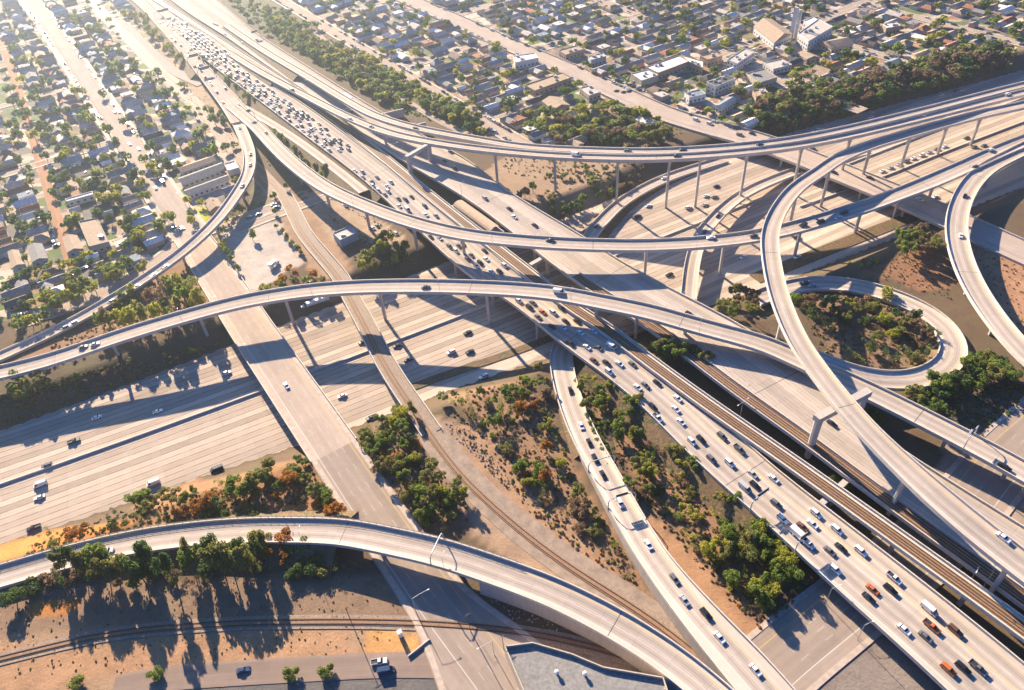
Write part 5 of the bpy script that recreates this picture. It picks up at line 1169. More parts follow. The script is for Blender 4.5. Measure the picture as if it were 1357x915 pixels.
PB(z('z3', [(680, 348), (850, 288), (905, 318), (745, 378)]), 6, 'tan', 'white', 'white flat roof of the near wing of the corner shopping strip')
PB(z('z3', [(860, 285), (975, 318), (975, 352), (905, 322)]), 6, 'tan', 'white', 'white flat roof of the far wing of the corner shopping strip')
PB(z('z3', [(605, 382), (690, 360), (748, 388), (660, 418)]), 5, 'cream', 'white', 'bright canopy roof of the fuel station by the corner shopping strip', wins=False)
PB(z('z3', [(385, 292), (462, 275), (478, 292), (400, 312)]), 6, 'pale blue', 'pale', 'pale blue walled flat building left of the fuel station canopy')
PB(z('z3', [(235, 262), (330, 235), (365, 255), (270, 285)]), 5, 'tan', 'tan', 'tan flat building above the upper right street')
PB(z('z3', [(60, 440), (250, 375), (300, 400), (110, 470)]), 5, 'tan', 'tan', 'long tan flat roof below the upper right street', units=5)
PB(z('z3', [(0, 290), (110, 275), (130, 300), (10, 325)]), 6, 'white', 'white', 'white roofed motel building left of the upper right street')
PB(z('z3', [(340, 455), (400, 440), (450, 475), (390, 495)]), 5, 'cream', 'pale', 'pale square building below the tan flat roofs')
PB(z('z3', [(150, 520), (230, 500), (290, 540), (205, 565)]), 5, 'cream', 'tan', 'tan roofed block near the leafy rise', pitched=True)
PB(z('z3', [(995, 425), (1095, 388), (1145, 405), (1040, 448)]), 8, 'white', 'charcoal', 'two storey white block with a dark flat roof right of the car parks')
PB(z('z3', [(880, 480), (960, 462), (990, 485), (905, 505)]), 5, 'white', 'blue grey', 'small blue grey roofed shop by the street junction', units=2)
PB(z('z3', [(1040, 540), (1110, 500), (1145, 515), (1075, 560)]), 5, 'pale blue', 'blue grey', 'blue walled workshop above the upper right street bridge', pitched=True)
PB(z('z3', [(1195, 380), (1290, 355), (1357, 400), (1260, 430)]), 6, 'cream', 'grey', 'grey roofed hall at the centre right of the shops')
PB(z('z3', [(1230, 470), (1290, 455), (1310, 480), (1250, 500)]), 6, 'tan', 'tan', 'tan cube shaped shop with shadowed front')
PB(z('z3', [(1100, 310), (1190, 250), (1240, 270), (1150, 330)]), 7, 'white', 'pale', 'pale hall standing beyond the two storey white block')
PB(z('z3', [(960, 290), (1040, 270), (1075, 290), (1000, 310)]), 6, 'tan', 'tan', 'tan flat building between the white hall and the shopping strip')
PB(z('z4', [(-30, 140), (60, 100), (165, 175), (60, 230)][:3]), 6, 'white', 'tan', 'long white building with tan roof beside the tall tower', units=0, pitched=True)
PB(z('z4', [(195, 175), (300, 100), (375, 140), (250, 215)]), 9, 'white', 'pale', 'pale roofed large hall right of the tall tower', units=4)
PB(z('z4', [(225, 110), (270, 90), (300, 105), (255, 128)]), 8, 'white', 'white', 'small white wing between the tall tower and the large hall', units=0)
PB(z('z4', [(310, 215), (420, 195), (480, 225), (370, 250)]), 5, 'cream', 'tan', 'tan roofed block right of the large hall', pitched=True)
PB(z('z4', [(190, 275), (250, 270), (310, 295), (240, 305)]), 4, 'cream', 'tan', 'low tan roof below the large hall', pitched=True)
PB(z('z4', [(20, 325), (110, 305), (165, 335), (70, 358)]), 4.5, 'white', 'pale', 'low pale roof left of the parked cars at top right')
PB(z('z4', [(635, 320), (690, 300), (735, 320), (680, 345)]), 6, 'pale blue', 'blue grey', 'blue grey house above the tree lined bank', pitched=True)
PB(z('z4', [(870, 290), (925, 245), (975, 255), (920, 300)]), 5, 'pale blue', 'pale', 'pale roofed house beside the bank trees', pitched=True)
PB(z('z4', [(620, 125), (700, 115), (725, 135), (650, 148)]), 6, 'tan', 'white', 'white topped building in the far upper right town')
PB(z('z4', [(780, 280), (850, 255), (880, 270), (810, 300)]), 5, 'cream', 'tan', 'long tan roof left of the pale roofed house', pitched=True)
PB(z('z5', [(405, 265), (500, 245), (560, 370), (460, 395)]), 5.5, 'grey', 'tan', 'large tan flat roof at the end of the dirt alley', units=2)
PB(z('z5', [(320, 345), (395, 335), (425, 400), (345, 420)]), 4.5, 'pale blue', 'tan', 'tan gabled house left of the large flat roof', pitched=True)
PB(z('z5', [(140, 390), (215, 378), (245, 450), (165, 470)]), 4.5, 'pale blue', 'grey', 'grey gabled house, second from the left above the hedge', pitched=True)
PB(z('z5', [(40, 420), (95, 412), (125, 480), (60, 500)]), 4.5, 'pale blue', 'tan', 'tan gabled house at the left edge above the hedge', pitched=True)
PB(z('z5', [(335, 150), (475, 110), (480, 125), (345, 162)]), 4, 'white', 'white', 'long narrow white roof beside the dirt alley', units=0)
PB(z('z6', [(392, 325), (480, 288), (520, 320), (430, 362)]), 5, 'pale blue', 'pale', 'small pale building with rounded corners beside the yard', units=1, wins=False)
PB([(237, 236), (292, 216), (297, 224), (243, 244)], 4, 'grey', 'grey', 'long grey roof, lower of the pair beside the narrow ramp', pitched=True)
PB([(236, 222), (285, 205), (290, 212), (241, 229)], 4, 'grey', 'tan', 'long tan roof above the grey one by the narrow ramp', pitched=True)
PB([(245, 252), (300, 232), (303, 239), (249, 259)], 4, 'white', 'grey', 'long grey roof beside the yellow lawn', pitched=True)
PB([(297, 218), (311, 214), (317, 223), (302, 227)], 4, 'white', 'white', 'bright white square roof tucked against the narrow ramp', units=0, wins=False)
PB([(668, 858), (705, 853), (757, 868), (800, 886), (880, 900), (900, 960), (720, 980)], 7, 'cream', 'grey', 'grey flat roofed warehouse with roof vents at the bottom edge', par=1.3, units=0, wins=False)
vent = []
for x, y in [(738, 893), (775, 895)]:
    p = P(x, y, 7); mb = MB(); mb.tube([(0, 0, 0), (0, 0, .9), (0, 0, 1.1), (0, 0, 1.7), (0, 0, 1.9)], [.45, .45, .8, .7, .2], 12, M['lampw']); o = mb.build('roof_ventilator', None, tuple(p)); tagp(o, 'round white ventilator on the warehouse roof at the bottom edge, %s one' % ('left' if x < 750 else 'right'), 'ventilator', 'vents on the bottom warehouse')
# slender tower
p = P(1051, 50, 0); o = empty('tower', tuple(p)); tagp(o, 'tall slender white tower of two slabs beside the long tan roofed building', 'tower')
for dx, hh in ((-1.6, 26), (1.9, 24)):
    mb = MB(); mb.box((dx, 0, hh/2), (1.4, 4.5, hh), WALLC['white'], rz=.5); mb.build('slab', o)
mb = MB(); mb.box((0, 0, 22), (3.4, 2.5, 1), WALLC['white'], rz=.5); mb.box((0, 0, 12), (3.4, 2.5, .8), WALLC['white'], rz=.5); mb.build('cross_beam', o)
# ------------------------------------------------------------------ houses
def house_proto(kind, seed):
    rg = random.Random(seed); L_, D = rg.uniform(10, 14.5), rg.uniform(6.8, 9.2); h = 3.1; ov = .5; w_ = MB(); r_ = MB(); ch = None
    def gab(cx, cy, l, d, hip, m_roof, alongx=True, zb=0):
        w_.box((cx, cy, h/2-.2), (l if alongx else d, d if alongx else l, h+.4), 'WALL'); ri = d*.24; a, b_ = l/2+ov, d/2+ov; hx = d*.45 if hip else 0
        vs = [(-a, -b_, h), (a, -b_, h), (a, b_, h), (-a, b_, h), (-a+hx, 0, h+ri), (a-hx, 0, h+ri)]
        if not alongx: vs = [(-y, x, z_) for x, y, z_ in vs]
        vs = [(x+cx, y+cy, z_-.12) for x, y, z_ in vs]; r_.add(vs, [(0, 1, 5, 4), (2, 3, 4, 5), (3, 0, 4), (1, 2, 5), (3, 2, 1, 0)], 'ROOF')
        if not hip:
            for sx in (-1, 1):
                q = [(sx*l/2, -d/2, h-.1), (sx*l/2, d/2, h-.1), (sx*l/2, 0, h+ri*.88)]
                if not alongx: q = [(-y, x, z_) for x, y, z_ in q]
                w_.add([(x+cx, y+cy, z_) for x, y, z_ in q], [(0, 1, 2)], 'WALL')
    if kind == 'gable': gab(0, 0, L_, D, False, 0)
    elif kind == 'hip': gab(0, 0, L_, D, True, 0)
    elif kind == 'ell': gab(0, 0, L_, D*.85, False, 0); gab(L_*.27, D*.45, D*1.1, D*.7, False, 0, False)
    elif kind == 'flat':
        w_.box((0, 0, 1.7), (L_*.9, D, 3.6), 'WALL'); r_.box((0, 0, 3.55), (L_*.92, D*1.03, .3), 'ROOF'); r_.box((L_*.2, 1, 4.0), (1.4, 1.2, .8), M['steel'])
    elif kind == 'shed': gab(0, 0, 6.5, 5.5, False, 0)
    win = []
    if kind != 'shed':
        for sy in (-1, 1):
            for k in range(3): win.append(((k-1)*L_*.28, sy*(D*(.425 if kind == 'ell' else .5)+.02), 1.6))
        dr = MB(); dr.box((L_/2*(.9 if kind == 'flat' else 1)+.02, 1, 1.0), (.08, 1.0, 2.1), WALLC['tan'])
    else: dr = MB(); dr.box((3.27, 0, 1.1), (.08, 2.6, 2.1), M['steel'])
    chim = MB(); chim.box((-L_*.2, 1.0, h+1.5), (.7, .7, 1.6), WALLC['tan']) if kind in ('gable', 'hip', 'ell') else None
    return dict(w=w_, r=r_, win=win, door=dr, ch=chim)
HP = [(k, house_proto(k, i)) for i, k in enumerate(['gable', 'hip', 'ell', 'flat', 'gable', 'hip', 'ell', 'shed'])]
HM = {}
def hmesh(i, part, mk):
    if (i, part, mk) not in HM:
        mb = MB(); mb.merge(HP[i][1][part], Matrix.Identity(4), {'WALL': WALLC.get(mk), 'ROOF': ROOFC.get(mk)}); HM[(i, part, mk)] = mb.mesh(part)
    return HM[(i, part, mk)]
HOUSES = []; rh = random.Random(77)
BR = [(b[0], b[1]) for b in BIG]
roadpts = {}
for k, r in ROADS.items(): roadpts[k] = (r.c[:, :2], np.maximum(r.hl, r.hr))
ALLP = np.concatenate([v[0] for k, v in roadpts.items() if k != 'EW']); ALLW = np.concatenate([v[1] for k, v in roadpts.items() if k != 'EW'])
def clear(q, m_): return (np.linalg.norm(ALLP-q, axis=1)-ALLW).min() > m_
def addhouse(e_, n_, town, shed=False, polys=None):
    q = en(e_, n_); x, y = PJ((q[0], q[1], 0))
    if not (-40 < x < 1400 and -12 < y < 930) or not any(inpoly(x, y, pl) for pl in polys): return
    if not clear(q, 3.4 if shed else 5.6) or th(*q) < -.3: return
    if any(np.linalg.norm(b[0]-q) < b[1]*.8+7 for b in BIG): return
    i = 7 if shed else rh.choice([0, 1, 2, 3, 4, 5, 6, 0, 4]); rz = ang+(math.pi if rh.random() < .5 else 0)+(math.pi/2 if rh.random() < .12 else 0)
    HOUSES.append(dict(p=(q[0], q[1], 0), rz=rz+rh.uniform(-.02, .02), i=i, wall=rh.choice(['cream', 'white', 'tan', 'pale blue', 'grey', 'pink', 'cream']), roof=rh.choice(['grey', 'grey', 'tan', 'tan', 'brown', 'pale', 'pale', 'pale', 'white', 'terracotta', 'blue grey', 'white', 'tan', 'grey', 'charcoal']), town=town, d=math.hypot(math.hypot(*q), HC)))
for e0, sh in ((28, 0), (8, 0), (-8, 1), (69, 0), (88, 0), (-34, 0), (-54, 0), (-76, 0), (-97, 0), (-130, 0), (-152, 0), (-175, 0), (-197, 0), (-220, 0)):
    n_ = 445+rh.uniform(0, 6)
    while n_ < 1290: addhouse(e0+rh.uniform(-2.5, 2.5), n_, 'the left town', shed=sh or rh.random() < .12, polys=[URBL]); n_ += rh.uniform(10.2, 12.8)
for e0 in (133, 156): 
    n_ = 620
    while n_ < 1100: addhouse(e0, n_, 'the left town', polys=[[(110, -60), (150, -60), (190, 60), (150, 30)]]); n_ += 14
nn_ = 292
while nn_ < 1400:
    e_ = 297
    while e_ < 1250:
        if rh.random() < .90: addhouse(e_+rh.uniform(-3, 3), nn_+rh.uniform(-2, 2), 'the top right town', shed=rh.random() < .15, polys=[URBT])
        e_ += rh.uniform(15, 20)
    nn_ += 12.6
HOUSES.sort(key=lambda h: h['d']); print('houses', len(HOUSES)); farh = MB(); ch_ = {}
for i, hs in enumerate(HOUSES):
    if i >= 300:
        mx = Matrix.Translation(hs['p'])@Matrix.Rotation(hs['rz'], 4, 'Z')
        for pt, mk in (('w', hs['wall']), ('r', hs['roof'])): farh.merge(HP[hs['i']][1][pt], mx, {'WALL': WALLC.get(mk), 'ROOF': ROOFC.get(mk)})
        continue
    kn = {'gable': 'gabled house', 'hip': 'hipped house', 'ell': 'cross gabled house', 'flat': 'flat roofed house', 'shed': 'shed'}[HP[hs['i']][0]]
    key = (hs['town'], hs['roof'], kn, hs['wall']); ch_[key] = ch_.get(key, 0)+1
    o = empty('shed' if 'shed' in kn else 'house', hs['p'], hs['rz']); tagp(o, '%s, %s roof, %s walls, %s nearest such in %s' % (kn, hs['roof'], hs['wall'], ordn(ch_[key]), hs['town'].replace('the ', '')), 'shed' if 'shed' in kn else 'house', 'houses and sheds of the towns')
    if hs['d'] < 520:
        for q in HP[hs['i']][1]['win']: c_ = bpy.data.objects.new('window', WINME); COL.objects.link(c_); c_.parent = o; c_.location = q; c_.scale = (.88, 1, .85)
    for pt, mk, nm in (('w', hs['wall'], 'wall'), ('r', hs['roof'], 'roof'), ('door', 'x', 'door'), ('ch', 'x', 'chimney')):
        if not HP[hs['i']][1][pt].v: continue
        if pt in ('ch', 'door') and hs['d'] > 720: continue
        c_ = bpy.data.objects.new(nm, hmesh(hs['i'], pt, mk)); COL.objects.link(c_)
        c_.parent = o
if farh.v: o = farh.build('distant_houses'); tagp(o, kind='stuff')
# garden trees
HPN = np.array([h['p'][:2] for h in HOUSES]); ng = 0; rgd = random.Random(3)
for town, poly_, n_t in (('the left town', URBL, 170), ('the top right town', URBT, 420)):
    got = 0; tr = 0
    while got < n_t and tr < n_t*30:
        tr += 1; x, y = rgd.uniform(-20, 1380), rgd.uniform(-10, 460)
        if not inpoly(x, y, poly_): continue
        q = P(x, y, 0)
        if th(q[0], q[1]) < -.3 or not clear(q[:2], 1.5) or np.linalg.norm(HPN-q[:2], axis=1).min() < 5.0 or any(np.linalg.norm(b[0]-q[:2]) < b[1]*.9+3 for b in BIG): continue
        TREES.append(dict(p=(q[0], q[1], 0), h=rgd.uniform(4.5, 10), kd=rgd.choice(['round', 'round', 'tall']), c=rgd.choice(['green', 'dark green', 'dark green', 'olive', 'yellow-green']), place=town, w=rgd.uniform(.9, 1.3))); got += 1
# ------------------------------------------------------------------ plant the trees
TREES = [t for t in TREES if -60 < PJ(t['p'])[0] < 1420 and -40 < PJ(t['p'])[1] < 960]
for t in TREES: t['d'] = float(np.linalg.norm(np.array(t['p'])-[0, 0, HC])); t['size'] = t['h']*t['w']/t['d']
TREES.sort(key=lambda t: -t['size']); print('trees', len(TREES))
NM = {'round': ('rounded', 'tree', 'tree'), 'tall': ('upright', 'tree', 'tree'), 'umbrella': ('flat topped', 'gum_tree', 'tree'), 'shrub': ('low', 'shrub', 'shrub'), 'sparse': ('thin leaved', 'tree', 'tree'), 'cypress': ('narrow', 'cypress_tree', 'tree')}
IND = sorted(TREES[:300], key=lambda t: PJ(t['p'])[0]); ct = {}; fart = {}
for t in IND:
    v = random.randrange(len(PROT[t['kd']])); a, nm, cat = NM[t['kd']]; key = (t['place'], t['c'], t['kd']); ct[key] = ct.get(key, 0)+1
    tot = sum(1 for q in IND if (q['place'], q['c'], q['kd']) == key)
    lab = '%s %s %s, %s' % (t['c'], a, cat, t['place']) if tot == 1 else '%s %s %s, %s from left, %s' % (t['c'], a, cat, ordn(ct[key]), t['place'])
    o = empty(nm, t['p'], random.uniform(0, 6.28)); o.scale = (t['h']*t['w'], t['h']*t['w'], t['h']); tagp(o, lab, cat, 'trees and shrubs of the interchange')
    cm, tm = tmesh(t['kd'], v, t['c'])
    for me, nn2 in ((cm, 'crown'), (tm, 'trunk')):
        c_ = bpy.data.objects.new(nn2, me); COL.objects.link(c_); c_.parent = o
farT = MB(); farS = MB()
for t in TREES[300:]:
    mx = Matrix.Translation(t['p'])@Matrix.Rotation(random.uniform(0, 6.28), 4, 'Z')@Matrix.Diagonal((t['h']*t['w'], t['h']*t['w'], t['h'], 1))
    if t['d'] < 420: (farS if t['kd'] == 'shrub' else farT).merge(PROT[t['kd']][0][0], mx, {'LEAF': LEAF[t['c']]}); 
    else: (farS if t['kd'] == 'shrub' else farT).merge(random.choice(LO), mx, {'LEAF': LEAF[t['c']]})
for mb, nm in ((farT, 'distant_trees'), (farS, 'low_scrub')):
    if mb.v: o = mb.build(nm); tagp(o, kind='stuff')
# ------------------------------------------------------------------ railways on the ground
def railway(pts, offs, label, wbed=None, z0=.05, u0=None):
    r = Road(pts=pts, w=wbed or 8); ROADS['rw%d' % len(ROADS)] = r; root = empty('railway_track', tuple(r.c[len(r.c)//2])); tagp(root, label, 'railway track'); of = -np.array(r.c[len(r.c)//2])
    def a(o): o.parent = root; o.location = tuple(of)
    a(strip_mesh(r, hl_(r), hr_(r), -.5, .06, M['ballast']).build('ballast_bed'))
    for mb_, nm in tracks(r, offs, .065, gauge=1.7): a(mb_.build(nm))
railway([(100, -50, .05), (130, 12, .05), (170, 50, .05), (206, 88, .05), (250, 130, .05), (290, 172, .05), (325, 212, .05), (352, 240, .05), (372, 262, .05)], (-3.0, 3.0), 'twin track railway in tan gravel running down past the left town', 13)
railway([(372, 250, .42), (386, 275, .42), (404, 311, .42), (432, 345, .42), (453.5, 371, .42), (465, 394, .42), (485, 430, .42), (500.6, 462, .42), (515, 488, .42), (532, 515, .42), (551, 543, .42), (576, 581, .34), (612, 628, .14), (650, 665, .12), (700, 708, .12), (760, 752, .12), (830, 796, .12), (880, 830, .12), (930, 870, .12), (1000, 930, .12)], (1.0,), 'single railway track crossing the rail bridge and curving to the bottom', 5)
railway([(-120, 910, .1), (-20, 878, .1), (16, 870, .1), (120, 845, .1), (250, 830, .1), (400, 824.5, .1), (560, 826.5, .1), (690, 838, .1), (800, 862, .1), (900, 895, .1), (1000, 940, .1)], (0,), 'single railway track across the bottom and over the street', 5.5)
# ------------------------------------------------------------------ lamps, signs, gantries
def lamp(px, py, h, rz, label, z=0.0, arm=2.6, double=False):
    p = P(px, py, z); o = empty('street_lamp', tuple(p), rz); tagp(o, label, 'street lamp', 'street lamps by the roads')
    mb = MB(); mb.tube([(0, 0, -.2), (0, 0, h)], [.14, .08], 8, M['steel']); mb.build('pole', o)
    for sg in ((1, -1) if double else (1,)):
        mb = MB(); mb.tube([(0, 0, h-.15), (sg*arm*.5, 0, h+.25), (sg*arm, 0, h+.35)], [.06, .05, .04], 6, M['lampw']); a_ = mb.build('arm', o)
        mb = MB(); mb.box((sg*(arm+.35), 0, h+.33), (.9, .32, .14), M['lampw']); mb.build('lamp_head', a_)
lamp(551.5, 812, 10, .45, 'street lamp at the left kerb of the bottom junction', .3, 6); lamp(655, 868, 10, 3.6, 'street lamp at the right kerb of the bottom junction', .3, 5)
lamp(1094, 800, 10, .3, 'street lamp beside the shaded road under the crowded deck', .1, 3); lamp(1136, 848, 10, .3, 'second street lamp on the shaded road under the deck', .1, 3)
lamp(980, 556, 11, .6, 'white lamp post standing between the two freeway decks', 0, 3, True); lamp(1286, 769, 9, 3.9, 'lamp post on the wide deck edge, nearest the right border', 8, 3); lamp(1303, 778, 9, .9, 'lamp post at the rail viaduct near the right border', 8, 3)
for x, y, zz, l in [(404, 126, 9, 'twin flyovers'), (846, 452, 7, 'gap by the arched flyover')]: pass
k = 0
for key, us, ph in (('C', (120, 190, 260, 330, 395), 'the arched flyover'), ('B', (120, 230, 330, 440), 'the long sagging flyover'), ('F', (150, 210), 'the broad bottom left ramp'), ('D', (180, 300), 'the highest flyover'), ('EE', (90, 170), 'the hooked flyover at right')):
    for j, u in enumerate(us):
        r = ROADS[key]
        if u > r.s[-1]-5: continue
        kk = int(np.argmin(abs(r.s-u))); p, t = r.at(u, r.hr[kk]-.1); o = empty('street_lamp', (p[0], p[1], p[2]+.9), math.atan2(-t[0], -t[1]*-1) if False else math.atan2(t[0], -t[1]))
        tagp(o, 'thin lamp post on the parapet of %s, %s along it' % (ph, ordn(j+1)), 'street lamp', 'street lamps by the roads')
        mb = MB(); mb.tube([(0, 0, 0), (0, 0, 7.5)], [.09, .06], 6, M['steel']); mb.build('pole', o); mb = MB(); mb.tube([(0, 0, 7.4), (1.8, 0, 7.8)], [.05, .04], 6, M['lampw']); mb.box((2.1, 0, 7.8), (.8, .26, .12), M['lampw']); mb.build('arm', o)
def gantry(key, px, py, label, full=True, sign=True, flip=1, span=None, h=6.2, board=(5, 2.2)):
    r = ROADS[key]; u, _ = r.near_px(px, py); kk = int(np.argmin(abs(r.s-u))); p, t = r.at(u); rz = math.atan2(-t[0], t[1])
    n = np.array([t[1], -t[0]]); o = empty('sign_gantry', tuple(p), math.atan2(n[1], n[0])); tagp(o, label, 'sign gantry'); a, b_ = -r.hl[kk]-.1, r.hr[kk]+.1
    pts = [(a, 0, -.5), (a, 0, h*.6), (a+.5, 0, h*.9), (a+1.8, 0, h)]+([(b_-1.8, 0, h), (b_-.5, 0, h*.9), (b_, 0, h*.6), (b_, 0, -.5)] if full else [(a+(span or 9), 0, h)])
    if flip < 0: pts = [(-q[0], 0, q[2]) for q in pts]
    mb = MB(); mb.tube(pts, [.22]*len(pts), 8, M['steel']); mb.build('frame', o)
    if sign:
        c = 0 if full else (a+(span or 9)-2.8); c *= (1 if flip > 0 else (-1 if not full else 1)); s_ = MB(); s_.box((c, -.35, h), (board[0], .18, board[1]), M['darksteel']); s_.build('sign_board', o)
        s_ = MB(); s_.box((c, -.9, h-board[1]/2-.1), (board[0], 1.0, .08), M['steel']); s_.build('catwalk', o)
gantry('G', 798, 620, 'pipe arch sign gantry over the middle ramp', True, False); gantry('G', 822, 670, 'sign gantry with boards further down the middle ramp', True, True, board=(5, 1.5))
gantry('F', 581, 731, 'curved pipe gantry spanning the broad bottom left ramp', True, False, h=5.5)
gantry('T', 1010, 666, 'cantilever gantry with dark sign on the crowded deck', False, True, span=9, flip=-1, board=(6, 1.8)); gantry('T', 1066, 722, 'cantilever gantry with pale sign lower on the crowded deck', False, True, span=7, flip=-1, board=(5, 1.8))
gantry('K', 262, 82, 'upper sign gantry over the exit ramp at top left', True, True, board=(9, 2.5)); gantry('K', 276, 99, 'lower sign gantry over the exit ramp at top left', True, True, board=(9, 2.5)); gantry('K', 322, 176, 'cantilever sign where the exit ramp splits', False, True, span=6, board=(3, 2))
gantry('T', 218, 22, 'sign gantry across the farthest queue at top left', True, True, board=(12, 2.5)); gantry('C', 1282, 588, 'lattice sign bridge over the arched flyover at right', True, True, board=(4, 1.6))
gantry('N', 335, 52, 'sign gantry at the far end of the wide deck', False, True, span=8, flip=1, board=(6, 2))
# station canopy between the two decks
A, B_ = P(607, 268, 9), P(656, 303, 9); m_ = (A+B_)/2; dd = (B_-A)[:2]; L_ = np.linalg.norm(dd); dd /= L_; nn3 = np.array([dd[1], -dd[0]])
o = empty('station_canopy', (m_[0], m_[1], 0)); tagp(o, 'tan barrel roofed station canopy lying between the two freeway decks', 'station roof'); mb = MB(); rows = []
for k_ in range(9):
    a = math.pi*k_/8; rows.append([(*(dd*t_+nn3*4.2*math.cos(a)), 7.2+3.0*math.sin(a)) for t_ in np.linspace(-L_/2, L_/2, 12)])
loft(mb, rows, M['canopy']); mb.build('roof', o)
mb = MB(); mb.box((0, 0, 6.2), (L_+6, 9, .5), M['conc'], rz=math.atan2(dd[1], dd[0])); mb.build('platform', o)
for t_ in (-.4, -.13, .13, .4):
    q = dd*L_*t_; mb = MB(); mb.tube([(q[0], q[1], -7.2), (q[0], q[1], 6)], [.8, .8], 8, M['col']); mb.build('column', o)
for key, us, ph, wd in (('SA', range(60, 760, 62), 'the long left street', 0), ('SO2', range(90, 480, 48), 'the upper right street', 0), ('SO', (40, 90, 140), 'the broad street bridge', 0), ('T', range(420, 900, 75), 'the crowded deck', 0), ('N', range(380, 800, 80), 'the wide deck', 0)):
    r = ROADS[key]
    for j, u in enumerate(us):
        if u > r.s[-1]-5: continue
        kk = int(np.argmin(abs(r.s-u))); p, t = r.at(u, -r.hl[kk]+.1 if key in ('SA', 'SO2') else r.hr[kk]-.1); sg = 1 if key in ('SA', 'SO2') else -1; n_ = (t[1]*sg, -t[0]*sg)
        o = empty('street_lamp', (p[0], p[1], p[2]+(1.0 if key in 'TN' else 0)), math.atan2(n_[1], n_[0])); tagp(o, 'slim lamp post along %s, %s from its far end' % (ph, ordn(j+1)), 'street lamp', 'street lamps by the roads')
        mb = MB(); mb.tube([(0, 0, -.2), (0, 0, 9)], [.11, .07], 6, M['steel']); mb.build('pole', o); mb = MB(); mb.tube([(0, 0, 8.9), (2.2, 0, 9.3)], [.05, .04], 6, M['lampw']); mb.build('arm', o); mb = MB(); mb.box((2.6, 0, 9.3), (.9, .3, .12), M['lampw']); mb.build('lamp_head', o)
# portal beams
def portal(a, b_, z, label, cols, w=3.2, h=2.8):
    A, B_ = P(*a, z), P(*b_, z); m_ = (A+B_)/2; o = empty('portal_beam', tuple(m_), 0); tagp(o, label, 'bridge beam'); rz = math.atan2(B_[1]-A[1], B_[0]-A[0]); L_ = np.linalg.norm(B_-A)
    mb = MB(); mb.box((0, 0, -h/2), (L_+3, w, h), M['col'], rz=rz); mb.build('beam', o)
    for s_ in cols:
        q = A+(B_-A)*s_-m_; zb = th(*(q+m_)[:2]); column = MB(); hh = z-h-zb
        column.tube([(q[0], q[1], -h+.1), (q[0], q[1], -h-hh-.3)], [1.7, 1.35], 8, M['col']); column.build('column', o)
portal((1086, 551), (1149, 518), 25.6, 'big concrete portal frame carrying the highest flyover across the wide deck', (0.02, .98))
portal((705, 349), (728, 336), 7, 'short concrete beam between the two decks beside the sagging flyover', (.1, .9), 2.6, 2.2)
portal((540, 206), (568, 190), 20, 'portal frame of the twin flyovers spanning the wide deck', (.02, .98), 2.8, 2.4)
portal((1092, 664), (1118, 640), 7.4, 'stub crossbeam ends beside the rail viaduct', (.5,), 2.4, 2)
# retaining walls beyond the wide deck
for a, b_, lab in (((497, 159), (535, 150), 'pale retaining wall beyond the wide deck, left one'), ((541, 174), (565, 168), 'pale retaining wall beyond the wide deck, right one')):
    A, B_ = P(*a, 3), P(*b_, 3); m_ = (A+B_)/2; mb = MB(); mb.box((0, 0, 0), (np.linalg.norm(B_-A), .6, 7), M['conc'], rz=math.atan2(B_[1]-A[1], B_[0]-A[0])); mb.box((0, 0, 3.55), (np.linalg.norm(B_-A)+.3, .9, .25), M['conc'], rz=math.atan2(B_[1]-A[1], B_[0]-A[0])); o = mb.build('retaining_wall', None, tuple(m_)); tagp(o, lab, 'wall')
# guard fence of the broad ramp
r = ROADS['F']; root = empty('guard_fence', tuple(r.c[20])); tagp(root, 'post and rail fence along the upper edge of the bottom left ramp', 'fence'); of = -np.array(r.c[20])
for zz in (1.35, 1.75): o = strip_mesh(r, lambda i: -r.hl[i]-.02, lambda i: -r.hl[i]+.12, zz, zz+.1, M['chain'], 0, 60).build('rail', root); o.location = tuple(of)
mb = MB()
for u in np.arange(4, r.s[59], 3.2): p, t = r.at(u, -r.hl[0]+.05); mb.box((p[0], p[1], p[2]+1.4), (.14, .14, 1.0), M['chain'])
o = mb.build('post', root); o.location = tuple(of)
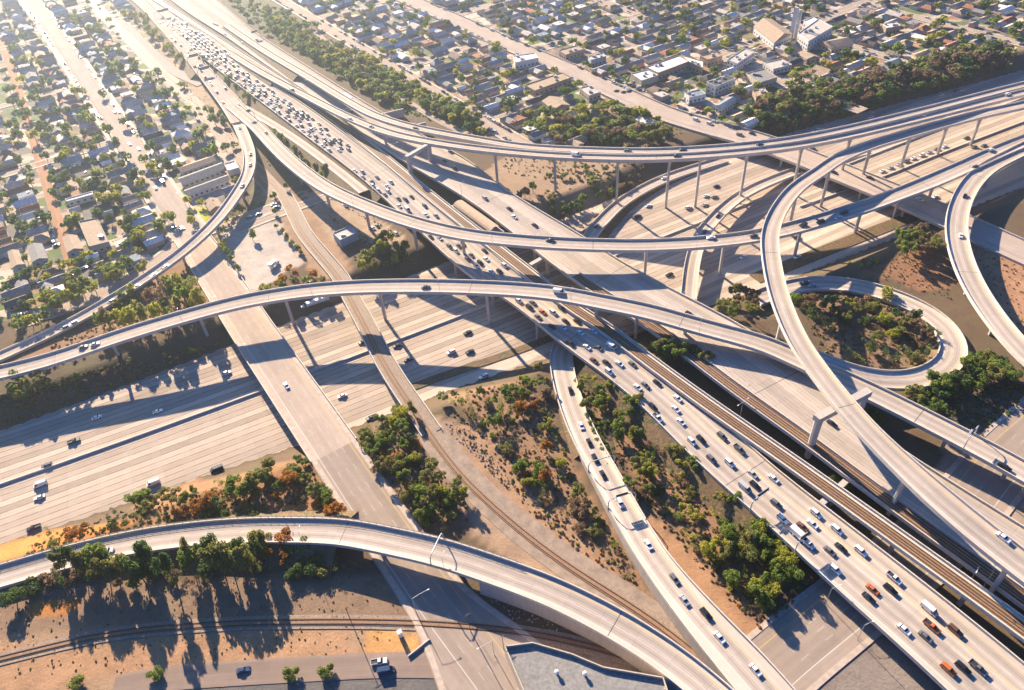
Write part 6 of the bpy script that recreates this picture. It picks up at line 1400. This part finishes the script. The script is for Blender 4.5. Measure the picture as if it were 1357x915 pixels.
# rubble beside the rail line: nobody could count it
mb = MB(); rg = random.Random(4)
for poly_, n_ in (([(590, 560), (625, 570), (660, 620), (690, 650), (670, 650), (625, 600), (600, 580)], 170), ([(640, 790), (700, 800), (760, 830), (740, 840), (660, 815)], 90), ([(40, 775), (95, 765), (110, 780), (60, 790)], 60)):
    k = 0
    while k < n_:
        x, y = rg.uniform(30, 780), rg.uniform(550, 850)
        if not inpoly(x, y, poly_): continue
        k += 1; p = P(x, y, 0); s_ = rg.uniform(.2, .65); vs = []
        for dz in (0, .5, 1):
            for j in range(5): a = j*1.257+dz; rr_ = s_*(.6 if dz == 0 else (.62 if dz == .5 else .3))*rg.uniform(.7, 1.2); vs.append((p[0]+rr_*math.cos(a), p[1]+rr_*math.sin(a), dz*s_*.8-.05))
        fs = [(i*5+j, i*5+(j+1) % 5, (i+1)*5+(j+1) % 5, (i+1)*5+j) for i in range(2) for j in range(5)]+[(10, 11, 12, 13, 14)]; mb.add(vs, fs, M['rock'])
o = mb.build('rubble'); tagp(o, kind='stuff')
# small things at the bottom junction
p = P(531, 843, .1); o = empty('utility_cabinet', tuple(p), .5); tagp(o, 'pale utility cabinet on the dry grass beside the bottom tracks', 'cabinet'); mb = MB(); mb.box((0, 0, 1.5), (1.6, 1.6, 3.0), M['lampw']); mb.build('housing', o); mb = MB(); mb.box((0, 0, 3.05), (1.8, 1.8, .15), M['steel']); mb.build('lid', o)
pw = Road(pts=[(541, 871, .1), (555, 868, .1), (566, 860, .1), (570, 848, .1)], w=.5); o = strip_mesh(pw, -.2, .2, 0, .9, M['conc']).build('low_wall'); tagp(o, 'low curved wall round the corner of dry grass by the bottom street', 'wall')
for x, y, h, lab in ((467, 828, 12, 'wooden utility pole on the grass below the tracks'), (624, 838, 13, 'wooden utility pole beside the level crossing'), (668, 862, 11, 'wooden utility pole by the warehouse corner')):
    p = P(x, y, 0); o = empty('utility_pole', tuple(p), .5); tagp(o, lab, 'utility pole', 'utility poles at the bottom'); mb = MB(); mb.tube([(0, 0, 0), (0, 0, h)], [.17, .11], 8, M['ties']); mb.build('pole', o); mb = MB(); mb.box((0, 0, h-.8), (2.4, .14, .14), M['ties']); mb.build('crossarm', o)
# haze
mb = MB(); hz = bpy.data.materials.new('haze'); hz.use_nodes = True; t = hz.node_tree; t.nodes.clear(); ou = t.nodes.new('ShaderNodeOutputMaterial'); pv = t.nodes.new('ShaderNodeVolumePrincipled')
pv.inputs['Density'].default_value = HAZE_D; pv.inputs['Color'].default_value = (.82, .92, 1.0, 1); pv.inputs['Anisotropy'].default_value = .78; t.links.new(pv.outputs[0], ou.inputs['Volume'])
mb.box((0, 0, 122), (7200, 8400, 262), hz); o = mb.build('haze'); tagp(o, kind='stuff')
